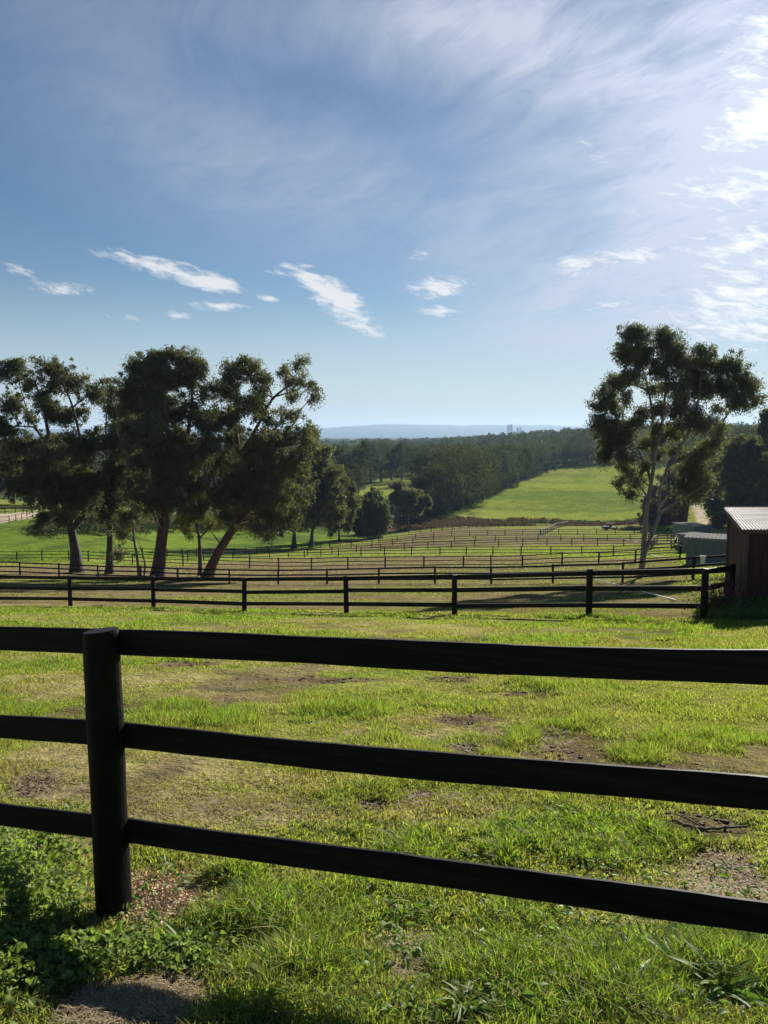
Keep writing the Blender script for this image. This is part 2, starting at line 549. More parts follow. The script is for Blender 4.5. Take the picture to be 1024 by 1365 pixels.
def cover(x, y):
    """-> rgb, grass height factor, bare amount"""
    x = np.asarray(x, float)
    y = np.asarray(y, float)
    n1 = fbm(x * .8, y * .8, 21, 5)
    n2 = fbm(x * .22 + 4, y * .22, 31, 4)
    n3 = fbm(x * 3.6, y * 3.6, 41, 5)
    nf = fbm(x * .035, y * .035, 51, 5)
    lerp = lambda a, b, t: a + (np.asarray(b) - a) * np.asarray(t)[..., None]
    near = 1 - sstep(10, 22, y)
    lush = np.clip(sstep(.42, .66, n1 * .6 + n2 * .4), 0, 1)
    dry = sstep(.46, .60, fbm(x * .55 + 9, y * .55, 61, 5))
    bare = sstep(.60, .68, fbm(x * .7 - 5, y * .7, 71, 5)) * .8
    nearz = (y < 15)
    lp = pmask(LUSHP, x, y, n3) * nearz
    dp = pmask(DIRT, x, y, n3) * nearz
    yp = pmask(DRYP, x, y, n3) * nearz
    cp = pmask(CHIPP, x, y, n3) * nearz
    dn = pmask(DRYNEAR, x, y, n3) * nearz
    front = 1 - sstep(2.9, 3.6, y)
    dry = np.clip(dry * (1 - .75 * front) * .75 + yp * .9, 0, 1) * (1 - .85 * lp * (1 - dn))
    bare = np.clip(bare * (1 - front * .8) * (.55 + .45 * near) + dp, 0, 1) * (1 - .85 * lp * (1 - dp))
    lush = np.clip(np.maximum(lush * .85, lp) + front * .15, 0, 1)
    col = lerp(np.broadcast_to(G_YELL, x.shape + (3,)), G_GREEN, sstep(.3, .6, n2))
    col = lerp(col, G_LUSH, lush * .8)
    col = lerp(col, G_DRY, dry * .8)
    col = lerp(col, G_SOIL, bare * .8)
    hgt = (.30 + .9 * lush) * (1 - .55 * dry) * (1 - .9 * bare)
    col = lerp(col, G_CHIP, cp)
    hgt = hgt * (1 - cp)
    col = lerp(col, np.array([.17, .125, .08]), dn * .85)
    hgt = hgt * (1 - .75 * dn)
    # paddocks down the hill
    wob = (n1 - .5) * 3.0 * sstep(10, 40, y)
    wob2 = (nf - .5) * 14 * sstep(90, 200, y)
    xx, yy = x + wob + wob2, y + wob * .6 + wob2 * .5
    f = sstep(.36, .62, fbm(x * .12, y * .3, 81, 5))
    z = inside(Z_12, x + wob * .3, y + wob * .4)
    col = np.where(z[..., None], lerp(lerp(np.broadcast_to(G_GREEN * .9, x.shape + (3,)), G_BROWN * .9, .35 + .65 * f), G_SOIL, sstep(.55, .7, n1) * .55), col)
    hgt = np.where(z, .12 + .2 * (1 - f), hgt)
    z = inside(Z_23, xx, yy)
    rgt = sstep(-5, 14, x)
    col = np.where(z[..., None], lerp(lerp(np.broadcast_to(G_GREEN, x.shape + (3,)), G_RED, np.clip(.55 + .5 * f - .4 * rgt + .3 * (y > 66), 0, 1)), G_BROWN, .2), col)
    z = inside(Z_34, xx, yy)
    col = np.where(z[..., None], lerp(np.broadcast_to(G_GREEN, x.shape + (3,)), G_RED, np.clip(.6 + .5 * f, 0, 1)), col)
    z = (~inside(Z_34, xx, yy)) & (yy > 88) & (yy < 250)
    col = np.where(z[..., None], lerp(np.broadcast_to(np.array([.150, .185, .035]), x.shape + (3,)), G_DRY * .8, np.clip(f * .5, 0, 1)), col)
    z = inside(Z_C, xx, yy)
    col = np.where(z[..., None], lerp(np.broadcast_to(np.array([.165, .17, .055]), x.shape + (3,)), G_RED * .95, np.clip(.35 + .75 * f, 0, 1)), col)
    z = inside(Z_L, xx, yy)
    col = np.where(z[..., None], lerp(np.broadcast_to(np.array([.105, .155, .024]), x.shape + (3,)), np.array([.060, .092, .022]), sstep(.45, .7, fbm(x * .15, y * .12, 91, 4))), col)
    far = y > 250
    col = np.where(far[..., None], np.array([.05, .065, .028]), col)
    z = inside(Z_BR, xx, yy)
    col = np.where(z[..., None], np.array([.085, .055, .036]) * (.7 + .7 * n1)[..., None], col)
    z = inside(Z_F, x + (nf - .5) * 8, y + (nf - .5) * 8) | inside(Z_S, x + (nf - .5) * 8, y)
    fc = lerp(np.broadcast_to(np.array([.185, .222, .040]), x.shape + (3,)), np.array([.105, .145, .030]), sstep(.35, .65, .6 * fbm(x * .02, y * .06, 101, 5) + .4 * fbm(x * .25, y * .5, 103, 4)))
    fc = lerp(fc, np.array([.225, .20, .065]), sstep(.58, .72, fbm(x * .03 + 3, y * .05, 111, 4)) * .6)
    col = np.where(z[..., None], fc, col)
    z = inside(ROAD_L, x + (n1 - .5) * 1.5, y) | inside(ROAD_R, x + (n1 - .5) * 2, y)
    col = np.where(z[..., None], G_TRACK * (.75 + .5 * n3)[..., None], col)
    return col, hgt, bare


# ------------------------------------------------------------------ ground sheet
ys = [-25.0]
while ys[-1] < 1.2:
    ys.append(ys[-1] + max(.06, min(1.0, (1.2 - ys[-1]) * .12)))
while ys[-1] < 10500:
    ys.append(ys[-1] + max(.06, ys[-1] * .0115 if ys[-1] < 400 else ys[-1] * .03))
ys = np.array(ys)
NU = 401
us = np.linspace(-1, 1, NU)
us = np.sign(us) * (np.abs(us) * .75 + np.abs(us) ** 3 * .25)
wid = 14 + .92 * np.maximum(ys, 0)
GX = us[None, :] * wid[:, None]
GY = np.broadcast_to(ys[:, None], GX.shape)
GZ = H(GX, GY)
gcol, _, _ = cover(GX, GY)
nr, nc = GX.shape
ii, jj = np.meshgrid(np.arange(nr - 1), np.arange(nc - 1), indexing='ij')
q = (ii * nc + jj).ravel()
make('ground', np.stack([GX, GY, GZ], -1).reshape(-1, 3), np.stack([q, q + 1, q + nc + 1, q + nc], 1), M['ground'], attrs={'gcol': gcol.reshape(-1, 3)}, smooth=True)
tag(bpy.data.objects['ground'], 'grassy hillside falling to a valley of paddocks', 'ground', kind='structure')

# mountains on the horizon
mx = np.linspace(-7000, 7000, 400)
my = np.linspace(8300, 9900, 24)
MX, MY = np.meshgrid(mx, my)
prof = 78 + 34 * (fbm(mx * .0007 + 3, mx * 0, 7, 4) - .45) * 2 + 16 * (fbm(mx * .004, mx * 0, 8, 3) - .5) + 34 * np.exp(-((mx - 250) / 900) ** 2) + 24 * np.exp(-((mx - 1600) / 700) ** 2) + 38 * np.exp(-((mx - 2700) / 900) ** 2) + 8 * (fbm(mx * .0022, mx * 0 + 7, 12, 3) - .5)
sh = np.sin(np.clip((my - 8300) / 1300, 0, 1.2) * math.pi / 2) ** .8
MZ = -40 + (prof + 34)[None, :] * sh[:, None] + (fbm(MX * .003, MY * .003, 9, 4) - .5) * 26 * np.clip(1 - np.abs(sh[:, None] - .5) * 2, 0, 1)
q = (np.arange(23)[:, None] * 400 + np.arange(399)[None, :]).ravel()
o = make('mountains', np.stack([MX, MY, MZ], -1).reshape(-1, 3), np.stack([q, q + 1, q + 401, q + 400], 1), M['mountain'], smooth=True)
tag(o, 'long low blue range on the horizon', 'mountains', kind='structure')


# ------------------------------------------------------------------ grass
def blades(n, y0, y1, hscale, wpx, seg, dens_pow=1.0, thr=.0, hmul=1.0):
    """blades spread evenly in the view's angle so that density falls with distance"""
    v = rng.random(n)
    y = np.exp(np.log(y0) + v * (np.log(y1) - np.log(y0)))
    x = (rng.random(n) * 2 - 1) * (.62 * y + 2.0)
    # clumping
    keep_n = fbm(x * 3.3, y * 3.3, 131, 3)
    col, hg, bare = cover(x, y)
    green = sstep(-.02, .03, col[:, 1] - col[:, 0])
    keep = rng.random(n) < np.where(y > 30, .25 + .75 * green, 1) * np.clip(.25 + 1.1 * hg + (keep_n - .5) * .9, .03, 1) * (1 - .88 * bare)
    x, y, col, hg = x[keep], y[keep], col[keep], hg[keep]
    n = len(x)
    z = H(x, y) - .004
    tuft = fbm(x * 2.2, y * 2.2, 141, 3)
    h = hscale * (.25 + hg) * (.5 + .8 * rng.random(n)) * np.clip(.1 + 1.8 * tuft ** 1.3, .2, 1.5) * hmul
    ang = rng.random(n) * 2 * math.pi
    lean = np.stack([np.cos(ang), np.sin(ang)], 1) * (.15 + 1.25 * rng.random(n) ** 1.4)[:, None] * h[:, None]
    lean += np.array([-.04, -.03]) * h[:, None]
    w = np.maximum(.0035 + .003 * rng.random(n), y * wpx)
    pa = rng.random(n) * math.pi
    sx, sy = np.cos(pa) * w / 2, np.sin(pa) * w / 2
    root = np.stack([x, y, z], 1)
    side = np.stack([sx, sy, np.zeros(n)], 1)
    tip = root + np.stack([lean[:, 0], lean[:, 1], h * .92], 1)
    dryb = rng.random(n) < .20
    c = col * (.42 + 1.25 * rng.random(n) ** 1.2)[:, None] * np.array([1.42, 1.48, 1.15])
    c[:, 0] *= .85 + .3 * rng.random(n)
    c[:, 2] *= .8 + .7 * rng.random(n)
    c = np.where(dryb[:, None], np.array([.27, .235, .12]) * (.5 + .9 * rng.random(n))[:, None], c)
    soil = (c[:, 1] < c[:, 0])
    c = np.where((soil & ~dryb & (y < 30))[:, None], c * .5 + np.array([.11, .12, .035]) * .6, c)
    if seg == 1:
        V = np.stack([root - side, root + side, tip], 1).reshape(-1, 3)
        Fc = (np.arange(n) * 3)[:, None] + np.array([[0, 1, 2]])
        C = np.repeat(c, 3, 0)
    else:
        mid = root + np.stack([lean[:, 0] * .33, lean[:, 1] * .33, h * .62], 1)
        V = np.stack([root - side, root + side, mid - side * .75, mid + side * .75, tip], 1).reshape(-1, 3)
        b0 = (np.arange(n) * 5)[:, None]
        Fc = np.concatenate([b0 + [[0, 1, 3]], b0 + [[0, 3, 2]], b0 + [[2, 3, 4]]])
        C = np.repeat(c, 5, 0)
    return V, Fc, C


parts = [blades(680000, .7, 5.2, .066, .0023, 2), blades(620000, 4.6, 14, .078, .0015, 1), blades(360000, 13, 40, .075, .0014, 1), blades(220000, 36, 125, .14, .0015, 1)]
vo, Vs, Fs, Cs = 0, [], [], []
for V, Fc, C in parts:
    Vs.append(V); Fs.append(Fc + vo); Cs.append(C)
    vo += len(V)
o = make('grass', np.concatenate(Vs), np.concatenate(Fs), M['blade'], attrs={'gcol': np.concatenate(Cs)})
tag(o, 'patchy green pasture grass over the near hillside', 'grass', kind='stuff')


# ------------------------------------------------------------------ foliage cards
def cards(c, L, W, droop=.3, flat=None):
    """diamond leaves centred on c (n,3)"""
    n = len(c)
    d = rng.normal(size=(n, 3))
    d[:, 2] -= droop * 2
    d /= np.linalg.norm(d, axis=1)[:, None]
    s = np.cross(d, rng.normal(size=(n, 3)))
    s /= np.linalg.norm(s, axis=1)[:, None] + 1e-9
    l = L * (.65 + .7 * rng.random(n))[:, None]
    w = W * (.65 + .7 * rng.random(n))[:, None]
    V = np.stack([c - d * l / 2, c + s * w / 2, c + d * l / 2, c - s * w / 2], 1).reshape(-1, 3)
    return V, np.arange(4 * n).reshape(n, 4)


def crown_mesh(name, sub, nleaf, L, W, mat, parent, loc, droop=.45, squash=.7):
    """sub: list of (centre, radius)"""
    sub_c = np.array([s[0] for s in sub])
    sub_r = np.array([s[1] for s in sub])
    cnt = np.clip((nleaf * (sub_r / np.percentile(sub_r, 75)) ** 1.7 * 1.05), 6, nleaf * 3).astype(int)
    idx = np.repeat(np.arange(len(sub)), cnt)
    g = rng.normal(size=(len(idx), 3))
    off = g * (sub_r[idx] * .54)[:, None]
    off[:, 2] *= squash
    low = rng.random(len(idx)) < .34
    off[:, 2] -= np.where(low, rng.random(len(idx)) * sub_r[idx] * 1.25, 0)
    c = sub_c[idx] + off
    V, Fc = cards(c, L, W, droop)
    st = rng.random(len(sub))
    t = np.clip(st[idx] * .55 + rng.random(len(idx)) * .45, 0, 1)
    return make(name, V, Fc, mat, parent, {'tint': np.repeat(t, 4)}, loc=loc)


def curve(a, b, n=6, sag=.12, up=.15):
    a, b = np.asarray(a, float), np.asarray(b, float)
    t = np.linspace(0, 1, n)[:, None]
    L = np.linalg.norm(b - a)
    off = np.array([0, 0, L * up]) + rng.normal(size=3) * L * sag
    return a * (1 - t) + b * t + 4 * t * (1 - t) * off * .5


def px_tree(name, label, base, limbs, blobs, leaf, bark, r0, group=None, Y=None, depth=1.0, dens=1.0, leafk=1.0, sub_px=8.5, dead=0, nleaf=140, cat='tree'):
    """A tree from outline measurements: limbs and crown masses are given where the photo shows them and get their own depth round the trunk."""
    b = hit(*base) if Y is None else ground(base[0], Y)
    Yb = b[1]
    s = Yb / F
    root = empty(name, b, label, cat, group)
    mb = MB()
    nodes, nrad = [], []
    first = True
    for lim in limbs:
        pts = []
        for i, p in enumerate(lim):
            dY = p[2] if len(p) > 2 else 0.0
            pts.append(P(p[0], p[1], Yb + dY))
        pts = np.array(pts)
        if first:
            pts[0] = b - np.array([0, 0, .25])
        # smooth resample
        tt = np.linspace(0, len(pts) - 1, (len(pts) - 1) * 4 + 1)
        sm = np.stack([np.interp(tt, np.arange(len(pts)), pts[:, k]) for k in range(3)], 1)
        if len(sm) > 4:
            for _ in range(3):
                sm[1:-1] = (sm[:-2] + 2 * sm[1:-1] + sm[2:]) / 4
        ra, rb = (r0, r0 * .5) if first else lim[0][3] if len(lim[0]) > 3 else (r0 * .5, r0 * .16)
        if not first: ra, rb = ra * .8, rb * .42
        rad = np.linspace(ra, rb, len(sm))
        if first:
            rad[:4] *= np.array([1.45, 1.22, 1.1, 1.03])
        mb.tube(sm, rad, 9 if ra > .15 else 6, wob=.05 if ra > .3 else 0)
        nodes += list(sm)
        nrad += list(rad)
        first = False
    nodes, nrad = np.array(nodes), np.array(nrad)
    sub = []
    for bl in blobs:
        cx, cy, rx, ry = bl[:4]
        k = bl[4] if len(bl) > 4 else 1.0
        wx, wz = rx * s * 1.03, ry * s * 1.03
        wy = (wx + wz) / 2 * depth
        dY = rng.normal() * wx * .9 * depth if len(bl) < 6 else bl[5]
        c = P(cx, cy, Yb + dY)
        # limb from the nearest lower skeleton node
        dv = nodes - c
        cost = np.linalg.norm(dv, axis=1) + np.where(dv[:, 2] > -.3 * wz, 2 * np.abs(dv[:, 2]) + .5, 0)
        j = int(np.argmin(cost))
        cv = curve(nodes[j], c, 7)
        rr = min(nrad[j] * .75, .035 + .018 * np.linalg.norm(c - nodes[j])) + .01
        mb.tube(cv, np.linspace(rr, .025 + .1 * s, 7), 5, cap=False)
        ns = max(3, int(dens * k * rx * ry * 3.6 / (sub_px ** 2) * 1.25))
        g = rng.normal(size=(ns, 3))
        g /= np.linalg.norm(g, axis=1)[:, None]
        q = g * np.minimum(np.abs(rng.normal(size=ns)) * .42 + rng.random(ns) ** .5 * .45, 1.25)[:, None] * np.array([wx, wy, wz])
        for _ in range(int(ns * .9)):
            gg = rng.normal(size=3)
            gg[2] -= .35
            gg /= np.linalg.norm(gg)
            sub.append((c + gg * rng.uniform(.75, 1.5) * np.array([wx, wy, wz]), sub_px * s * rng.uniform(.28, .6)))
        for w in q:
            sub.append((c + w, sub_px * s * (.55 + .85 * rng.random() ** 1.3)))
            if rng.random() < .55:
                tw = curve(cv[rng.integers(3, 7)], c + w, 4)
                mb.tube(tw, np.linspace(.022 + .08 * s, .008 + .06 * s, 4), 3, cap=False)
    for i in range(dead):
        lowq = np.nonzero((nodes[:, 2] > b[2] + 3.0) & (nodes[:, 2] < b[2] + 10.0))[0]
        j = int(rng.choice(lowq))
        e = nodes[j] + np.array([np.clip(rng.normal() * 1.8, -2.6, 2.6), -abs(rng.normal()) * 1.5, rng.random() * 1.6 - .2])
        mb.tube(curve(nodes[j], e, 5, .2), np.linspace(.05, .015, 5), 4, cap=False)
    mb.build('trunk', bark, root, True, loc=b)
    sz = max(1.0, s / .065)
    crown_mesh('crown', sub, nleaf, (.25 if s < .1 else .29) * sz * leafk, (.082 if s < .1 else .10) * sz * leafk, leaf, root, b)
    return root


GRP_L = 'gum trees standing along the paddock fence'
px_tree('gum_tree', 'open crowned gum at the far left with forked dark trunk and airy rounded tufts', (103, 763),
        [[(103, 763), (101, 735), (97, 712), (93, 695)], [(93, 697, 0, (.45, .2)), (75, 680, 1), (52, 664, 2), (28, 650, 3)], [(93, 695, 0, (.42, .16)), (78, 650, -1), (68, 600, -1), (60, 550, 0), (48, 512, 0)],
         [(97, 705, 0, (.40, .14)), (113, 685, -1), (118, 655, -1), (110, 600, -2), (98, 540, -1), (80, 505, 0)], [(68, 600, -1, (.2, .08)), (40, 560, 2), (28, 520, 2)]],
        [(20, 487, 24, 11, .8), (5, 497, 12, 10, .7), (72, 493, 19, 15), (36, 512, 18, 11, .8), (70, 512, 13, 10, .8), (104, 507, 18, 14, .8), (125, 520, 16, 14, .8), (18, 537, 17, 14), (58, 528, 18, 9, .7), (72, 546, 20, 16), (100, 552, 17, 12), (40, 556, 14, 9, .6), (5, 570, 20, 14), (30, 592, 30, 16), (75, 590, 30, 16), (112, 596, 26, 18),
         (10, 615, 28, 18), (55, 618, 32, 20), (100, 630, 28, 20), (30, 650, 26, 16), (72, 655, 28, 18), (115, 662, 20, 18), (58, 690, 14, 12), (86, 684, 14, 12), (55, 708, 8, 10, .6), (132, 640, 14, 18), (80, 635, 24, 16, .9, -3), (48, 640, 24, 14, .8, -3), (100, 665, 16, 12, .8, -3), (112, 640, 18, 14, .9, -3), (70, 600, 20, 14, .8, -3), (128, 690, 9, 9, .6, -1)],
        M['leaf_a'], M['bark_dark'], .62, GRP_L, dens=.80, sub_px=7)
px_tree('gum_tree', 'slim straight gum second from the left with a dense black green crown', (146, 765),
        [[(146, 765), (147, 720), (147, 680), (150, 640)], [(150, 640, 0, (.2, .07)), (158, 600, 0), (165, 560, 0)], [(150, 650, 0, (.18, .06)), (140, 600, 2), (142, 545, 3), (150, 515, 3)]],
        [(166, 556, 19, 17, 1.5), (160, 585, 20, 22, 1.6), (172, 600, 16, 22, 1.4), (155, 622, 20, 20, 1.5), (150, 655, 20, 18), (145, 690, 14, 14, .8), (152, 515, 14, 12, .7), (140, 530, 14, 12, .7), (150, 548, 14, 10, .7), (130, 580, 12, 14, .8)],
        M['leaf_a'], M['bark_dark'], .36, GRP_L)
px_tree('gum_tree', 'tallest gum of the left clump with a broad red brown forked trunk', (210, 772),
        [[(210, 774), (213, 745), (217, 712), (221, 680), (226, 655)], [(219, 700, 0, (.5, .2)), (208, 655, -1), (203, 600, -1), (196, 540, 0), (188, 500, 0)], [(226, 660, 0, (.42, .16)), (240, 625, 1), (248, 595, 1), (256, 545, 1), (256, 500, 1)],
         [(222, 680, 0, (.38, .14)), (226, 620, -2), (222, 560, -2), (215, 505, -1)], [(240, 625, 1, (.26, .09)), (266, 600, -2), (285, 575, -3)],
         [(213, 690, -1, (.14, .03)), (200, 660, -3), (186, 640, -4), (178, 622, -4)], [(214, 705, -1, (.12, .02)), (196, 668, -3), (176, 655, -4)], [(230, 650, -2, (.10, .03)), (222, 600, -4), (214, 590, -4), (205, 568, -4)]],
        [(184, 489, 17, 14, 1.4), (208, 478, 20, 11, 1.4), (232, 476, 18, 11, 1.4), (255, 485, 15, 11, 1.2), (268, 495, 8, 10), (178, 513, 18, 15, 1.4), (214, 502, 26, 16, 1.5), (246, 507, 22, 14, 1.2), (170, 535, 14, 14), (200, 535, 26, 18, 1.3), (232, 548, 24, 16), (258, 545, 12, 14, .8), (178, 570, 20, 20, 1.2), (210, 575, 28, 20, 1.2),
         (243, 585, 24, 20), (190, 612, 22, 18), (225, 615, 22, 18), (256, 622, 20, 20), (278, 590, 16, 20), (240, 655, 18, 14, .7), (190, 640, 14, 12, .6), (276, 525, 14, 12, .8), (284, 555, 14, 14), (272, 560, 14, 14), (205, 640, 18, 12, .5), (260, 645, 16, 12, .7), (212, 648, 18, 14, .8, -3), (238, 668, 16, 12, .8, -3), (196, 668, 14, 11, .6, -2), (228, 628, 20, 14, .9, -3), (258, 672, 14, 10, .7, -2), (178, 650, 14, 14, .7, -2), (246, 610, 18, 14, .9, -3), (205, 600, 20, 14, .9, -3)],
        M['leaf_a'], M['bark_red'], .64, GRP_L, dead=14, sub_px=8)
px_tree('gum_tree', 'leaning gum with a slanting red brown trunk and long ragged right hand bough', (276, 770),
        [[(274, 771), (283, 752), (296, 728), (312, 702), (326, 686)], [(320, 692, 0, (.42, .16)), (322, 650, 1), (318, 600, 1), (312, 545, 1), (318, 500, 1)], [(326, 686, 0, (.40, .14)), (348, 650, -1), (360, 610, -1), (376, 580, -1), (392, 565, -1)],
         [(318, 610, 1, (.24, .1)), (340, 575, 0), (362, 530, 0), (385, 515, 0), (400, 492, 0)], [(362, 530, 0, (.12, .04)), (390, 522, 0), (412, 512, 0)], [(312, 702, 0, (.22, .07)), (300, 680, -1), (290, 655, -2), (282, 630, -2)],
         [(296, 728, 0, (.12, .03)), (284, 712, -2), (276, 700, -3)], [(330, 680, 0, (.2, .06)), (360, 668, -2), (392, 655, -3)]],
        [(318, 485, 15, 10, .9), (308, 500, 14, 14, 1), (338, 492, 13, 12, .9), (350, 505, 11, 12, .9), (346, 522, 12, 9, .8), (378, 492, 11, 9, .8), (398, 486, 11, 9, .7), (402, 502, 8, 8, .6), (394, 527, 12, 6, .6), (417, 512, 6, 10, .6), (418, 530, 5, 10, .7), (388, 508, 8, 8, .4), (300, 522, 20, 16), (330, 535, 20, 14, .8), (305, 555, 22, 16), (350, 552, 20, 14, .8), (383, 552, 15, 12, .8),
         (312, 585, 22, 18), (345, 585, 24, 18), (378, 582, 20, 16), (405, 575, 9, 12, .8), (412, 590, 10, 10, .7), (295, 615, 20, 18), (330, 622, 26, 20), (368, 620, 26, 20), (398, 615, 18, 18), (310, 655, 22, 18), (345, 660, 26, 20), (380, 655, 24, 20), (335, 690, 18, 12, .8), (362, 690, 20, 14, .8), (390, 685, 14, 14, .8), (305, 690, 16, 12, .8, -2), (325, 665, 22, 14, .9, -3), (350, 640, 22, 16, .9, -3), (345, 702, 14, 8, .7, -2), (318, 640, 20, 14, .9, -3), (372, 665, 18, 14, .9, -3), (290, 665, 14, 12, .8, -2), (330, 600, 20, 14, .8, -3)],
        M['leaf_b'], M['bark_red'], .54, GRP_L, dens=.85, dead=16, sub_px=8)
px_tree('gum_tree', 'small yellowish gum on a short upright stem beside the leaning trunk', (267, 768),
        [[(267, 769), (267, 745), (266, 720), (264, 704)], [(266, 715, 0, (.13, .04)), (258, 690, -1), (250, 672, -1)], [(266, 718, 0, (.12, .03)), (282, 700, -1), (298, 690, -1)], [(264, 705, 0, (.10, .03)), (262, 680, 0)]],
        [(262, 682, 16, 14, .7), (248, 692, 12, 12, .6), (282, 694, 12, 11, .6), (270, 664, 16, 12, .7), (248, 668, 12, 12, .6), (250, 708, 8, 8, .4)],
        M['leaf_y'], M['bark_dark'], .22, GRP_L, dens=.8, sub_px=7)
px_tree('sapling', 'thin pale leaning sapling with two stems just left of the broadest trunk', (186, 771),
        [[(187, 772), (184, 748), (179, 722), (177, 692)], [(192, 770, -.5, (.13, .05)), (194, 752, -.5), (188, 732, -.5), (184, 715, 0)], [(179, 722, 0, (.07, .03)), (168, 700, 0), (160, 690, 0)]],
        [(178, 690, 12, 12, .6), (165, 684, 12, 11, .6), (188, 676, 12, 12, .6), (162, 715, 7, 10, .4), (160, 738, 5, 6, .3)],
        M['leaf_b'], M['bark_pale'], .16, GRP_L, dens=.8, sub_px=7)

# second rank behind the leaning gum
GRP_M = 'trees stepping down behind the left clump'
px_tree('gum_tree', 'round headed tree with a thick dark stem behind the leaning gum', (392, 731),
        [[(392, 731), (392, 715), (393, 704)], [(393, 706, 0, (.4, .15)), (382, 690), (372, 668)], [(393, 704, 0, (.4, .15)), (402, 685), (408, 650), (408, 615)]],
        [(372, 660, 18, 18), (396, 640, 20, 20), (385, 682, 18, 12), (406, 664, 16, 18), (408, 608, 16, 20), (415, 585, 10, 14), (372, 700, 12, 10, .6), (352, 706, 12, 10, .6), (388, 655, 18, 16, 1, -2), (360, 680, 16, 14, .8), (398, 690, 12, 8, .7, -2), (400, 620, 14, 16)],
        M['leaf_b'], M['bark_dark'], .55, GRP_M, sub_px=7)
px_tree('gum_tree', 'olive tree with drooping skirts next right of the thick dark stem', (415, 729),
        [[(416, 729), (416, 712), (418, 700)], [(418, 700, 0, (.4, .12)), (425, 670), (428, 620)], [(418, 703, 0, (.3, .1)), (436, 680), (442, 655)]],
        [(426, 612, 13, 18), (436, 636, 16, 20), (425, 656, 17, 17), (442, 664, 16, 18), (425, 685, 14, 12), (450, 652, 10, 14), (450, 682, 12, 14), (412, 630, 12, 16)],
        M['leaf_b'], M['bark_dark'], .5, GRP_M, sub_px=7)
px_tree('gum_tree', 'thin twiggy tree in the dip with a hazy olive crown', (452, 722),
        [[(452, 722), (452, 705), (452, 690)], [(452, 695, 0, (.18, .06)), (458, 670), (462, 652)], [(452, 700, 0, (.18, .06)), (444, 680)]],
        [(452, 676, 11, 16, .7), (463, 656, 9, 14, .8), (446, 698, 10, 10, .5), (462, 690, 10, 14, .7), (470, 672, 8, 14, .8), (455, 640, 8, 10, .7)],
        M['leaf_y'], M['bark_dark'], .25, GRP_M, sub_px=6)
px_tree('gum_tree', 'dense egg shaped dark tree at the foot of the paddocks', (492, 718),
        [[(492, 718), (492, 700), (493, 680)], [(492, 700, 0, (.2, .06)), (484, 680)], [(492, 700, 0, (.2, .06)), (504, 682)]],
        [(495, 664, 12, 11, 1.2), (485, 684, 11, 16, 1.2), (506, 682, 11, 16, 1.2), (495, 690, 12, 14, 1.2), (486, 704, 10, 10), (505, 703, 11, 11), (512, 692, 6, 12), (478, 700, 6, 10)],
        M['leaf_a'], M['bark_dark'], .35, GRP_M, sub_px=6)
px_tree('gum_tree', 'lone gum with bare visible stem standing in the brown bracken', (544, 704),
        [[(544, 704), (544, 690), (544, 675)], [(544, 680, 0, (.16, .05)), (535, 665), (530, 655)], [(544, 682, 0, (.16, .05)), (556, 668), (562, 660)]],
        [(545, 660, 12, 9), (530, 650, 8, 8), (560, 664, 10, 9), (540, 674, 11, 7, .7), (556, 676, 8, 6, .7), (530, 664, 8, 7), (570, 668, 6, 6, .6)],
        M['leaf_b'], M['bark_dark'], .3, GRP_M, sub_px=5)

